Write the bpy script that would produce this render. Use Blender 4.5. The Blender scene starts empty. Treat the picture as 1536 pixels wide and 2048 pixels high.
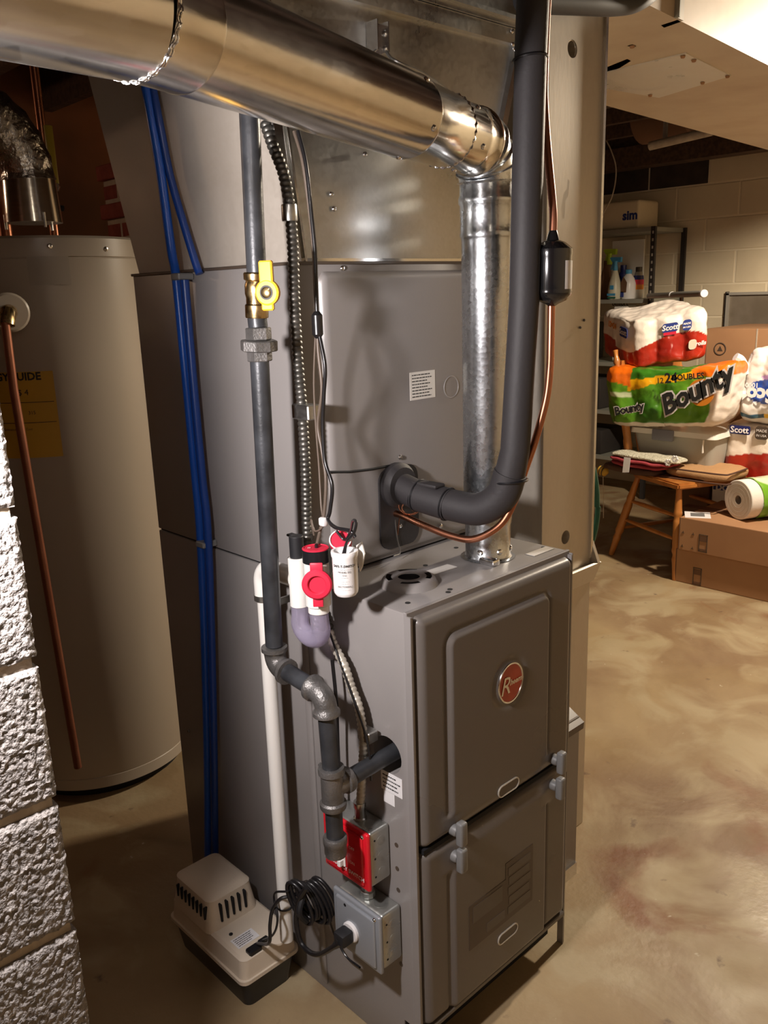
import bpy, bmesh, math, random
from mathutils import Vector, Matrix, noise
random.seed(7)
PI = math.pi
sc = bpy.context.scene
COL = sc.collection

# ---------------------------------------------------------------- camera
cd = bpy.data.cameras.new('camera'); cam = bpy.data.objects.new('camera', cd); COL.objects.link(cam)
sc.camera = cam
rt = Vector((0.72062, -0.69259, -0.03214)); up = Vector((0.19564, 0.15865, 0.96776)); fw = Vector((0.66516, 0.70367, -0.24983))
cam.matrix_world = Matrix(((rt.x, up.x, -fw.x, -0.86387), (rt.y, up.y, -fw.y, -0.87421), (rt.z, up.z, -fw.z, 1.34331), (0, 0, 0, 1)))
cd.sensor_fit = 'VERTICAL'; cd.sensor_height = 24.0; cd.lens = 24.0 * 1708.8 / 2048.0
cd.clip_start = 0.02; cd.clip_end = 60

# ---------------------------------------------------------------- light
w = bpy.data.worlds.new('world'); sc.world = w; w.use_nodes = True
w.node_tree.nodes['Background'].inputs[0].default_value = (0.95, 0.72, 0.55, 1)
w.node_tree.nodes['Background'].inputs[1].default_value = 0.028
sc.view_settings.view_transform = 'Standard'; sc.view_settings.look = 'None'
sc.view_settings.exposure = 0.32; sc.view_settings.gamma = 1.0; sc.view_settings.use_curve_mapping = False
def point(name, loc, watt, col, rad):
    l = bpy.data.lights.new(name, 'POINT'); l.energy = watt; l.color = col; l.shadow_soft_size = rad
    o = bpy.data.objects.new(name, l); COL.objects.link(o); o.location = loc; return o
point('work_light', (-0.70, -0.098, 1.30), 37, (1.0, 0.93, 0.915), 0.03)
point('bulb_and_fill_light', (2.45, 0.09, 2.00), 150, (1.0, 0.85, 0.66), 0.045)
point('bulb_and_fill_light', (-0.9, 2.45, 1.85), 5, (1.0, 0.66, 0.42), 0.06)  # weak unseen lamp added to fill the back-left corner with warm light
point('bulb_and_fill_light', (-0.98, -1.60, 2.05), 2, (1.0, 0.82, 0.62), 0.06)  # weak fill lamp added behind the camera to lift the front

# ---------------------------------------------------------------- materials
def c(r, g, b):
    f = lambda v: (v / 255 / 12.92) if v / 255 <= 0.04045 else ((v / 255 + 0.055) / 1.055) ** 2.4
    return (f(r), f(g), f(b))
def mat(name, col, rough=0.5, metal=0.0, var=0.0, vscale=8.0, bump=0.0, bscale=60.0, col2=None, rvar=0.0, trans=0.0, coat=0.0, spec=None, ior=None, stretch=None, attr=None, alpha=None, detail=4.0, lo=0.35, hi=0.65):
    m = bpy.data.materials.new(name); m.use_nodes = True
    nt = m.node_tree; N = nt.nodes; L = nt.links; b = N['Principled BSDF']
    b.inputs['Base Color'].default_value = (*col, 1); b.inputs['Roughness'].default_value = rough; b.inputs['Metallic'].default_value = metal
    if trans: b.inputs['Transmission Weight'].default_value = trans
    if coat: b.inputs['Coat Weight'].default_value = coat; b.inputs['Coat Roughness'].default_value = 0.12
    if spec is not None: b.inputs['Specular IOR Level'].default_value = spec
    if ior: b.inputs['IOR'].default_value = ior
    if alpha is not None: b.inputs['Alpha'].default_value = alpha
    tc = N.new('ShaderNodeTexCoord'); src = tc.outputs['Object']
    if stretch:
        mp = N.new('ShaderNodeMapping'); mp.inputs['Scale'].default_value = stretch; L.new(src, mp.inputs[0]); src = mp.outputs[0]
    if col2 or rvar:
        n = N.new('ShaderNodeTexNoise'); n.inputs['Scale'].default_value = vscale; n.inputs['Detail'].default_value = detail; L.new(src, n.inputs['Vector'])
        r = N.new('ShaderNodeMapRange'); r.inputs[1].default_value = lo; r.inputs[2].default_value = hi; L.new(n.outputs[0], r.inputs[0])
        if col2:
            mx = N.new('ShaderNodeMix'); mx.data_type = 'RGBA'; mx.inputs[6].default_value = (*col, 1); mx.inputs[7].default_value = (*col2, 1)
            L.new(r.outputs[0], mx.inputs[0]); L.new(mx.outputs[2], b.inputs['Base Color'])
        if rvar:
            r2 = N.new('ShaderNodeMapRange'); r2.inputs[3].default_value = max(0.02, rough - rvar); r2.inputs[4].default_value = rough + rvar
            L.new(r.outputs[0], r2.inputs[0]); L.new(r2.outputs[0], b.inputs['Roughness'])
    if attr:
        a = N.new('ShaderNodeVertexColor'); a.layer_name = attr; L.new(a.outputs[0], b.inputs['Base Color'])
    if bump:
        n2 = N.new('ShaderNodeTexNoise'); n2.inputs['Scale'].default_value = bscale; n2.inputs['Detail'].default_value = 5; L.new(src, n2.inputs['Vector'])
        bp = N.new('ShaderNodeBump'); bp.inputs['Strength'].default_value = bump; bp.inputs['Distance'].default_value = 0.01
        L.new(n2.outputs[0], bp.inputs['Height']); L.new(bp.outputs[0], b.inputs['Normal'])
    return m
def spangle(name, col, col2, rough, bump=0.15, wav=0.0, stretch=(1, 1, 1)):
    m = bpy.data.materials.new(name); m.use_nodes = True
    nt = m.node_tree; N = nt.nodes; L = nt.links; b = N['Principled BSDF']; b.inputs['Metallic'].default_value = 1.0
    tc = N.new('ShaderNodeTexCoord'); mp = N.new('ShaderNodeMapping'); mp.inputs['Scale'].default_value = stretch; L.new(tc.outputs['Object'], mp.inputs[0])
    v = N.new('ShaderNodeTexVoronoi'); v.inputs['Scale'].default_value = 160; L.new(mp.outputs[0], v.inputs['Vector'])
    n = N.new('ShaderNodeTexNoise'); n.inputs['Scale'].default_value = 5; n.inputs['Detail'].default_value = 6; L.new(mp.outputs[0], n.inputs['Vector'])
    ad = N.new('ShaderNodeMath'); ad.operation = 'MULTIPLY_ADD'; ad.inputs[1].default_value = 0.16; L.new(v.outputs['Color'], ad.inputs[0]); L.new(n.outputs[0], ad.inputs[2])
    r = N.new('ShaderNodeMapRange'); r.inputs[1].default_value = 0.38; r.inputs[2].default_value = 0.82; L.new(ad.outputs[0], r.inputs[0])
    mx = N.new('ShaderNodeMix'); mx.data_type = 'RGBA'; mx.inputs[6].default_value = (*col, 1); mx.inputs[7].default_value = (*col2, 1)
    L.new(r.outputs[0], mx.inputs[0]); L.new(mx.outputs[2], b.inputs['Base Color'])
    r2 = N.new('ShaderNodeMapRange'); r2.inputs[3].default_value = rough * 0.75; r2.inputs[4].default_value = rough * 1.3; L.new(r.outputs[0], r2.inputs[0]); L.new(r2.outputs[0], b.inputs['Roughness'])
    n3 = N.new('ShaderNodeTexNoise'); n3.inputs['Scale'].default_value = 3.0; n3.inputs['Detail'].default_value = 1; L.new(mp.outputs[0], n3.inputs['Vector'])
    b1 = N.new('ShaderNodeBump'); b1.inputs['Strength'].default_value = wav; b1.inputs['Distance'].default_value = 0.05; L.new(n3.outputs[0], b1.inputs['Height'])
    b2 = N.new('ShaderNodeBump'); b2.inputs['Strength'].default_value = bump; b2.inputs['Distance'].default_value = 0.001; L.new(v.outputs['Distance'], b2.inputs['Height']); L.new(b1.outputs[0], b2.inputs['Normal'])
    L.new(b2.outputs[0], b.inputs['Normal'])
    return m

M = {}
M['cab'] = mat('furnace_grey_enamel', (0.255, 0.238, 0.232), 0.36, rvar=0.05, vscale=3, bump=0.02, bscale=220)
M['cab_door'] = mat('door_enamel_shaded', (0.135, 0.120, 0.110), 0.30, rvar=0.04, vscale=3, bump=0.015, bscale=220)  # same enamel as the cabinet, darkened: the doors' shade is in the colour
M['latch'] = mat('latch_grey_plastic', (0.18, 0.18, 0.18), 0.45)
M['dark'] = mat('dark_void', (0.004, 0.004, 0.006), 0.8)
M['galv'] = spangle('galvanised_sheet', (0.46, 0.46, 0.44), (0.60, 0.60, 0.58), 0.34, 0.04, 0.30)
M['galvr'] = spangle('galvanised_drop', (0.54, 0.49, 0.42), (0.64, 0.59, 0.51), 0.46, 0.03, 0.04, (1, 1, 0.3))
M['galvs'] = spangle('warm_lit_sheet_side', (0.46, 0.41, 0.35), (0.54, 0.49, 0.43), 0.62, 0.02, 0.05)  # plenum's left face: warm light on it is put into the beige tint
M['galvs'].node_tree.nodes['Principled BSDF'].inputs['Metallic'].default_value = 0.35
M['galvr'].node_tree.nodes['Principled BSDF'].inputs['Metallic'].default_value = 0.45
M['galvp'] = spangle('galvanised_pipe', (0.52, 0.55, 0.58), (0.74, 0.77, 0.80), 0.27, 0.10, 0.02)
M['pipe'] = spangle('bright_vent_pipe', (0.60, 0.58, 0.54), (0.80, 0.78, 0.74), 0.17, 0.04, 0.05, (0.3, 0.3, 1))
M['chrome'] = mat('chrome', (0.8, 0.8, 0.8), 0.15, 1)
M['iron'] = mat('black_iron', (0.022, 0.023, 0.026), 0.38, 0.2, col2=(0.050, 0.053, 0.060), vscale=18, bump=0.05, bscale=200)
M['fitting'] = mat('malleable_fitting', (0.12, 0.115, 0.11), 0.40, 0.6, col2=(0.19, 0.18, 0.175), vscale=30, bump=0.18, bscale=300)
M['brass'] = mat('brass', (0.62, 0.45, 0.22), 0.28, 1, rvar=0.08, vscale=60)
M['yellow'] = mat('yellow_plastic', (0.80, 0.42, 0.03), 0.42)
M['copper'] = mat('copper', (0.55, 0.24, 0.14), 0.30, 1, col2=(0.42, 0.17, 0.10), vscale=14, rvar=0.08)
M['coppero'] = mat('old_copper', (0.26, 0.09, 0.05), 0.45, 0.7, col2=(0.35, 0.14, 0.08), vscale=12)
M['foam'] = mat('black_foam', (0.028, 0.025, 0.027), 0.62, bump=0.05, bscale=150)
M['black'] = mat('black_plastic', (0.010, 0.010, 0.012), 0.30)
M['blackm'] = mat('black_matt', (0.012, 0.012, 0.014), 0.55)
M['blackgloss'] = mat('black_gloss_paint', (0.008, 0.008, 0.009), 0.14, coat=0.6)
M['pvc'] = mat('white_pvc', (0.80, 0.78, 0.74), 0.30)
M['white'] = mat('white_plastic', (0.82, 0.80, 0.80), 0.32)
M['paper'] = mat('label_paper', (0.72, 0.69, 0.64), 0.6)
M['paperw'] = mat('label_white', (0.80, 0.79, 0.80), 0.5)
M['ink'] = mat('black_ink', (0.02, 0.02, 0.02), 0.6)
M['inkb'] = mat('navy_ink', (0.02, 0.04, 0.22), 0.6)
M['inkw'] = mat('white_ink', (0.85, 0.80, 0.80), 0.5)
M['red'] = mat('red_enamel', (0.68, 0.012, 0.025), 0.33)
M['redp'] = mat('red_plastic', (0.62, 0.02, 0.055), 0.42)
M['redb'] = mat('badge_red', (0.42, 0.035, 0.012), 0.25, coat=0.4)
M['clear'] = mat('violet_clear_plastic', (0.66, 0.60, 0.78), 0.10, trans=0.72, ior=1.25)
M['conduit'] = mat('flex_conduit', (0.16, 0.15, 0.135), 0.40, 0.75, col2=(0.10, 0.095, 0.085), vscale=30)
M['conduitb'] = mat('flex_conduit_pale', (0.42, 0.38, 0.31), 0.42, 0.35, col2=(0.58, 0.54, 0.47), vscale=40)
M['wire'] = mat('brown_wire', (0.12, 0.09, 0.07), 0.42)
M['wireb'] = mat('black_wire', (0.012, 0.011, 0.012), 0.28)
M['blue'] = mat('blue_tubing', (0.010, 0.085, 0.46), 0.30)
M['bluedk'] = mat('dark_blue_tubing', (0.006, 0.040, 0.22), 0.35)
M['boxm'] = mat('galvanised_box', (0.46, 0.47, 0.45), 0.36, 0.85, rvar=0.12, vscale=25, bump=0.08, bscale=70)
M['boxc'] = mat('grey_cover_plate', (0.30, 0.32, 0.35), 0.34, 0.25)
M['pumpw'] = mat('pump_ivory_plastic', (0.66, 0.57, 0.46), 0.5, bump=0.06, bscale=320)
M['heater'] = mat('heater_enamel', (0.44, 0.38, 0.31), 0.33, bump=0.01, bscale=40)
M['guide'] = mat('yellow_guide_label', (0.62, 0.36, 0.04), 0.55)
M['foil'] = mat('crinkled_foil', (0.62, 0.63, 0.64), 0.22, 1, bump=0.8, bscale=38)
M['block'] = mat('rough_grey_block', (0.24, 0.22, 0.21), 0.85, col2=(0.34, 0.31, 0.29), vscale=45, bump=1.0, bscale=170, detail=6)
M['mortar'] = mat('mortar_cream', (0.50, 0.43, 0.34), 0.85, col2=(0.40, 0.33, 0.26), vscale=20, bump=0.3, bscale=120)
M['cream'] = mat('cream_painted_block', (0.76, 0.65, 0.46), 0.62, col2=(0.68, 0.57, 0.40), vscale=3.5, bump=0.12, bscale=60)
M['creamj'] = mat('cream_joint', (0.80, 0.70, 0.52), 0.7)
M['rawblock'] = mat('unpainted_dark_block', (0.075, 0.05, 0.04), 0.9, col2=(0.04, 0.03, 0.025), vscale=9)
M['duct'] = mat('cream_painted_duct', (0.62, 0.52, 0.38), 0.52, col2=(0.50, 0.38, 0.26), vscale=5.5, bump=0.05, bscale=14, detail=8, lo=0.42, hi=0.85)
M['patch'] = mat('duct_patch', (0.70, 0.66, 0.58), 0.36, 0.15, rvar=0.1, vscale=10)
M['wood'] = mat('old_joist', (0.10, 0.055, 0.032), 0.8, col2=(0.055, 0.03, 0.02), vscale=6, stretch=(1, 8, 8))
M['panel'] = mat('brown_panel', (0.24, 0.085, 0.032), 0.7, col2=(0.13, 0.05, 0.022), vscale=2.5, bump=0.1, bscale=12)
M['brick'] = mat('red_brick', (0.20, 0.035, 0.025), 0.8, col2=(0.28, 0.06, 0.04), vscale=20, bump=0.3, bscale=90)
M['card'] = mat('cardboard', (0.40, 0.215, 0.105), 0.75, col2=(0.34, 0.175, 0.085), vscale=4, bump=0.03, bscale=30)
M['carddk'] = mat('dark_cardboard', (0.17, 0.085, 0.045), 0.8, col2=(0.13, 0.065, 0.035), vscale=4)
M['oak'] = mat('varnished_oak', (0.50, 0.20, 0.045), 0.32, col2=(0.36, 0.12, 0.025), vscale=16, stretch=(1, 1, 0.12), coat=0.3)
M['towel'] = mat('tissue_roll', (0.78, 0.74, 0.68), 0.9, bump=0.1, bscale=180)
M['tube'] = mat('cardboard_core', (0.34, 0.27, 0.22), 0.9)
M['lidw'] = mat('white_lid', (0.82, 0.80, 0.74), 0.35)
M['bin'] = mat('translucent_bin', (0.62, 0.60, 0.54), 0.32, trans=0.35, ior=1.1)
M['latchg'] = mat('grey_bin_latch', (0.20, 0.20, 0.24), 0.5)
M['film'] = mat('print', (0.8, 0.8, 0.8), 0.30, attr='Col', bump=0.25, bscale=26, coat=0.35)
M['cush_red'] = mat('red_cushion', (0.36, 0.045, 0.06), 0.85, bump=0.2, bscale=90)
M['cush_tan'] = mat('tan_check_cushion', (0.42, 0.24, 0.11), 0.85, bump=0.2, bscale=200)
M['cush_edge'] = mat('brown_piping', (0.08, 0.035, 0.02), 0.8)
M['crochet'] = mat('cream_crochet', (0.66, 0.62, 0.50), 0.9, col2=(0.40, 0.38, 0.28), vscale=90, bump=0.8, bscale=110)
M['shelf'] = mat('grey_steel_shelf', (0.34, 0.34, 0.29), 0.5, 0.3)
M['shelfdk'] = mat('dark_steel', (0.035, 0.03, 0.028), 0.6, 0.2)
M['hose'] = mat('green_hose', (0.02, 0.13, 0.08), 0.4)
M['alum'] = mat('aluminium_frame', (0.55, 0.52, 0.46), 0.4, 0.4)
M['boardm'] = mat('dusty_board', (0.19, 0.155, 0.115), 0.28, col2=(0.25, 0.21, 0.165), vscale=9)
M['fridge'] = mat('badge_ink', (0.7, 0.62, 0.5), 0.4)
M['lime'] = mat('lime_plastic', (0.42, 0.62, 0.03), 0.4)
M['sky'] = mat('sky_blue_plastic', (0.07, 0.34, 0.62), 0.4)
M['navy'] = mat('navy_plastic', (0.02, 0.025, 0.14), 0.3)
M['orange'] = mat('orange_print', (0.72, 0.24, 0.02), 0.5)
M['ghost'] = mat('energy_label_dark', (0.075, 0.055, 0.042), 0.35)
M['ghost2'] = mat('energy_label_mid', (0.10, 0.085, 0.075), 0.35)

# floor material: stained concrete
def floor_mat():
    m = bpy.data.materials.new('stained_concrete'); m.use_nodes = True
    nt = m.node_tree; N = nt.nodes; L = nt.links; b = N['Principled BSDF']
    tc = N.new('ShaderNodeTexCoord')
    def nz(scale, det, lo, hi, dist=0.0):
        n = N.new('ShaderNodeTexNoise'); n.inputs['Scale'].default_value = scale; n.inputs['Detail'].default_value = det; n.inputs['Distortion'].default_value = dist
        L.new(tc.outputs['Object'], n.inputs['Vector'])
        r = N.new('ShaderNodeMapRange'); r.inputs[1].default_value = lo; r.inputs[2].default_value = hi; L.new(n.outputs[0], r.inputs[0]); return r.outputs[0]
    def mix(fac, a, bb):
        x = N.new('ShaderNodeMix'); x.data_type = 'RGBA'; L.new(fac, x.inputs[0])
        if isinstance(a, tuple): x.inputs[6].default_value = (*a, 1)
        else: L.new(a, x.inputs[6])
        x.inputs[7].default_value = (*bb, 1); return x.outputs[2]
    k = mix(nz(1.6, 6, 0.38, 0.62, 0.6), (0.36, 0.265, 0.145), (0.23, 0.145, 0.078))
    k = mix(nz(3.7, 8, 0.50, 0.66, 1.0), k, (0.40, 0.32, 0.195))
    k = mix(nz(2.3, 7, 0.60, 0.72, 1.2), k, (0.22, 0.10, 0.045))
    k = mix(nz(14, 4, 0.68, 0.76), k, (0.14, 0.09, 0.06))
    k = mix(nz(33, 2, 0.74, 0.80), k, (0.62, 0.55, 0.42))
    L.new(k, b.inputs['Base Color'])
    r = N.new('ShaderNodeMapRange'); r.inputs[3].default_value = 0.38; r.inputs[4].default_value = 0.7; L.new(nz(4, 4, 0.35, 0.65), r.inputs[0]); L.new(r.outputs[0], b.inputs['Roughness'])
    n = N.new('ShaderNodeTexNoise'); n.inputs['Scale'].default_value = 60; n.inputs['Detail'].default_value = 6; L.new(tc.outputs['Object'], n.inputs['Vector'])
    bp = N.new('ShaderNodeBump'); bp.inputs['Strength'].default_value = 0.12; bp.inputs['Distance'].default_value = 0.01; L.new(n.outputs[0], bp.inputs['Height']); L.new(bp.outputs[0], b.inputs['Normal'])
    return m
M['floor'] = floor_mat()

# ---------------------------------------------------------------- helpers
def B(): return bmesh.new()
def bx(bm, lo, hi, bev=0.0, seg=2, mtx=None):
    lo = Vector(lo); hi = Vector(hi)
    r = bmesh.ops.create_cube(bm, size=1.0); vs = r['verts']
    s = hi - lo; cc = (lo + hi) / 2
    for v in vs: v.co = Vector((v.co.x * s.x + cc.x, v.co.y * s.y + cc.y, v.co.z * s.z + cc.z))
    if bev:
        es = list({e for v in vs for e in v.link_edges})
        g = bmesh.ops.bevel(bm, geom=es, offset=bev, segments=seg, profile=0.5, affect='EDGES')
        vs = list({v for f in g['faces'] for v in f.verts} | {v for v in vs if v.is_valid})
    if mtx:
        for v in vs: v.co = mtx @ v.co
    return bm
def frame(d):
    d = Vector(d).normalized(); a = Vector((0, 0, 1)) if abs(d.z) < 0.9 else Vector((1, 0, 0))
    u = d.cross(a).normalized(); return u, d.cross(u).normalized(), d
def tube(bm, pts, r, seg=12, radii=None, caps=True, hollow=False):
    pts = [Vector(p) for p in pts]; n = len(pts); rings = []
    T = []
    for i in range(n):
        a = pts[max(i - 1, 0)]; b = pts[min(i + 1, n - 1)]; T.append((b - a).normalized())
    u, v, _ = frame(T[0])
    for i in range(n):
        if i:
            q = T[i - 1].rotation_difference(T[i]); u = q @ u; v = q @ v
        rr = radii[i] if radii else r
        rings.append([bm.verts.new(pts[i] + (u * math.cos(2 * PI * k / seg) + v * math.sin(2 * PI * k / seg)) * rr) for k in range(seg)])
    for i in range(n - 1):
        for k in range(seg):
            bm.faces.new((rings[i][k], rings[i][(k + 1) % seg], rings[i + 1][(k + 1) % seg], rings[i + 1][k]))
    if caps:
        bm.faces.new(rings[0][::-1]); bm.faces.new(rings[-1])
    return bm
def lathe(bm, org, axis, prof, seg=24, caps=True, rot=0.0):
    u, v, d = frame(axis); org = Vector(org); rings = []
    for (r, h) in prof:
        rings.append([bm.verts.new(org + d * h + (u * math.cos(2 * PI * k / seg + rot) + v * math.sin(2 * PI * k / seg + rot)) * max(r, 1e-5)) for k in range(seg)])
    for i in range(len(rings) - 1):
        for k in range(seg):
            bm.faces.new((rings[i][k], rings[i][(k + 1) % seg], rings[i + 1][(k + 1) % seg], rings[i + 1][k]))
    if caps: bm.faces.new(rings[0][::-1]); bm.faces.new(rings[-1])
    return bm
def spline(pts, n=8):
    P = [Vector(p) for p in pts]; P = [P[0] * 2 - P[1]] + P + [P[-1] * 2 - P[-2]]; out = []
    for i in range(1, len(P) - 2):
        for k in range(n):
            t = k / n; a, b, c_, d = P[i - 1], P[i], P[i + 1], P[i + 2]
            out.append(0.5 * ((2 * b) + (c_ - a) * t + (2 * a - 5 * b + 4 * c_ - d) * t * t + (3 * b - a - 3 * c_ + d) * t ** 3))
    out.append(P[-2]); return out
def resample(pts, step):
    out = [pts[0].copy()]; acc = 0
    for a, b in zip(pts, pts[1:]):
        L_ = (b - a).length; t = step - acc
        while t <= L_: out.append(a + (b - a) * (t / L_)); t += step
        acc = L_ - (t - step)
    return out
def prism(bm, pts, org, ux, uy, depth):
    """closed 2-D outline extruded along ux x uy by depth"""
    org = Vector(org); ux = Vector(ux).normalized(); uy = Vector(uy).normalized(); n = ux.cross(uy)
    a = [bm.verts.new(org + ux * p[0] + uy * p[1]) for p in pts]; b = [bm.verts.new(v.co + n * depth) for v in a]
    k = len(pts); bm.faces.new(b); bm.faces.new(a[::-1])
    for i in range(k): bm.faces.new((a[i], a[(i + 1) % k], b[(i + 1) % k], b[i]))
    return bm
def rrect(w, h, r, n=5):
    o = []
    for (cx, cy, a0) in ((w / 2 - r, h / 2 - r, 0), (-w / 2 + r, h / 2 - r, 90), (-w / 2 + r, -h / 2 + r, 180), (w / 2 - r, -h / 2 + r, 270)):
        for k in range(n + 1):
            a = math.radians(a0 + 90 * k / n); o.append((cx + r * math.cos(a), cy + r * math.sin(a)))
    return o
def obj(name, bm, m, parent=None, smooth=35, label=None):
    bmesh.ops.recalc_face_normals(bm, faces=bm.faces)
    me = bpy.data.meshes.new(name); bm.to_mesh(me); bm.free()
    me.materials.append(M[m] if isinstance(m, str) else m)
    if smooth:
        me.polygons.foreach_set('use_smooth', [True] * len(me.polygons)); me.set_sharp_from_angle(angle=math.radians(smooth))
    o = bpy.data.objects.new(name, me); COL.objects.link(o)
    if parent:
        o.parent = parent; o.matrix_parent_inverse = inv(parent)
    if label: o['label'] = label
    return o
def inv(p):
    m = Matrix.Identity(4); q = p
    while q: m = (Matrix.Translation(q.location) @ q.rotation_euler.to_matrix().to_4x4()) @ m if q.type == 'EMPTY' else m; q = q.parent
    return m.inverted() if p.type == 'EMPTY' else Matrix.Identity(4)
def thing(name, label, cat, loc=(0, 0, 0), group=None):
    o = bpy.data.objects.new(name, None); COL.objects.link(o); o.location = loc; o.empty_display_size = 0.05
    o['label'] = label; o['category'] = cat
    if group: o['group'] = group
    return o
def tag(o, label, cat, group=None, kind=None):
    o['label'] = label; o['category'] = cat
    if group: o['group'] = group
    if kind: o['kind'] = kind
    return o
def struct(name, bm, m, smooth=35):
    o = obj(name, bm, m, None, smooth); o['kind'] = 'structure'; return o
def text(s, m, parent, org, ux, uy, size, name='lettering', depth=0.0006, align='CENTER', shear=0.0, bold=0.0, cyl=None, warp=None):
    cu = bpy.data.curves.new('t', 'FONT'); cu.body = s; cu.size = size; cu.align_x = align; cu.align_y = 'CENTER'; cu.shear = shear; cu.offset = bold; cu.resolution_u = 2
    to = bpy.data.objects.new('t', cu); COL.objects.link(to); dg = bpy.context.evaluated_depsgraph_get()
    me = bpy.data.meshes.new_from_object(to.evaluated_get(dg)); bpy.data.objects.remove(to); bpy.data.curves.remove(cu)
    org = Vector(org); ux = Vector(ux).normalized(); uy = Vector(uy).normalized(); n = ux.cross(uy)
    for v in me.vertices:
        x, y = v.co.x, v.co.y
        if warp: x, y = warp(x, y)
        if cyl:   # cyl = (centre, radius): wrap about a vertical axis
            cc, R = cyl; a0 = math.atan2(org.y - cc[1], org.x - cc[0]); a = a0 + x / R
            v.co = Vector((cc[0] + R * math.cos(a), cc[1] + R * math.sin(a), org.z + y))
        else: v.co = org + ux * x + uy * y + n * depth
    me.name = name; me.materials.clear(); me.materials.append(M[m])
    o = bpy.data.objects.new(name, me); COL.objects.link(o)
    if parent: o.parent = parent; o.matrix_parent_inverse = inv(parent)
    return o
def cut(o, cutters):
    """boolean-difference closed meshes out of a finished part"""
    dg = None
    for cb in cutters:
        bmesh.ops.recalc_face_normals(cb, faces=cb.faces)
        me = bpy.data.meshes.new('c'); cb.to_mesh(me); cb.free(); co = bpy.data.objects.new('c', me); COL.objects.link(co)
        md = o.modifiers.new('b', 'BOOLEAN'); md.object = co; md.operation = 'DIFFERENCE'; md.solver = 'EXACT'
        par = o.parent; o.parent = None
        dg = bpy.context.evaluated_depsgraph_get(); dg.update()
        nm = bpy.data.meshes.new_from_object(o.evaluated_get(dg)); nm.name = o.name
        o.modifiers.clear(); o.data = nm; o.parent = par
        if par: o.matrix_parent_inverse = inv(par)
        bpy.data.objects.remove(co)
    o.data.polygons.foreach_set('use_smooth', [True] * len(o.data.polygons)); o.data.set_sharp_from_angle(angle=math.radians(30))
    return o
def sstep(x, a, b):
    t = min(1, max(0, (x - a) / (b - a))); return t * t * (3 - 2 * t)
def sdr(x, y, hx, hy, r):
    qx = abs(x) - hx + r; qy = abs(y) - hy + r
    return math.hypot(max(qx, 0), max(qy, 0)) + min(max(qx, qy), 0) - r
def relief(name, x0, x1, z0, z1, y, hfun, m, parent, nx=90, nz=110):
    """pressed sheet panel facing -Y; hfun gives the height in front of plane y"""
    bm = B(); g = []
    for j in range(nz + 1):
        row = []
        for i in range(nx + 1):
            X = x0 + (x1 - x0) * i / nx; Z = z0 + (z1 - z0) * j / nz
            row.append(bm.verts.new((X, y - hfun(X, Z), Z)))
        g.append(row)
    for j in range(nz):
        for i in range(nx): bm.faces.new((g[j][i], g[j][i + 1], g[j + 1][i + 1], g[j + 1][i]))
    return obj(name, bm, m, parent, smooth=60)
def screw(parent, p, n, r=0.004, m='chrome'):
    bm = B(); lathe(bm, p, n, [(r, 0), (r, 0.001), (r * 0.7, 0.0028), (r * 0.2, 0.0032)], 10); return obj('screw', bm, m, parent)

# ================================================================ ROOM
bm = B(); bx(bm, (-3.4, -3.4, -0.06), (4.6, 3.2, 0.0)); struct('floor', bm, 'floor', 0)
ceil = B(); bx(ceil, (-3.4, -3.4, 2.36), (4.6, 3.2, 2.42)); ceil = struct('ceiling', ceil, 'wood', 0)
x = -3.2
while x < 4.5:
    bm = B(); bx(bm, (x, -3.3, 2.14), (x + 0.04, 3.1, 2.36)); obj('joist', bm, 'wood', ceil, 0); x += 0.406

def blockwall(name, plane, c0, a0, a1, z0, z1, thick, mb, mj, pitch=0.203, length=0.406, joint=0.010, proud=0.004, zoff=0.0, sign=-1, alt=None, bev=0.003, shift=0.0):
    """wall of separate blocks on a mortar core; plane 'x' or 'y'; face at c0, running a0..a1"""
    bm = B()
    lo, hi = c0 - sign * proud, c0 - sign * (thick)
    l2, h2 = min(lo, hi), max(lo, hi)
    if plane == 'y': bx(bm, (a0, l2, z0), (a1, h2, z1))
    else: bx(bm, (l2, a0, z0), (h2, a1, z1))
    core = struct(name, bm, mj, 0)
    k = 0; z = z0 + zoff - pitch
    while z < z1:
        a = a0 - length + (length / 2 if k % 2 else 0) + shift
        while a < a1:
            s0, s1 = max(a + joint / 2, a0 + (0 if a < a0 else 0)), min(a + length - joint / 2, a1)
            t0, t1 = max(z + joint / 2, z0), min(z + pitch - joint / 2, z1)
            if s1 - s0 > 0.02 and t1 - t0 > 0.02:
                bm = B(); f = c0 + random.uniform(-0.0008, 0.0008); g_ = c0 - sign * 0.03
                p0, p1 = min(f, g_), max(f, g_)
                if plane == 'y': bx(bm, (s0, p0, t0), (s1, p1, t1), bev, 1)
                else: bx(bm, (p0, s0, t0), (p1, s1, t1), bev, 1)
                mm = alt((s0 + s1) / 2, (t0 + t1) / 2) if alt else mb
                obj('block', bm, mm or mb, core, 0)
            a += length
        z += pitch; k += 1
    return core
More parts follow.
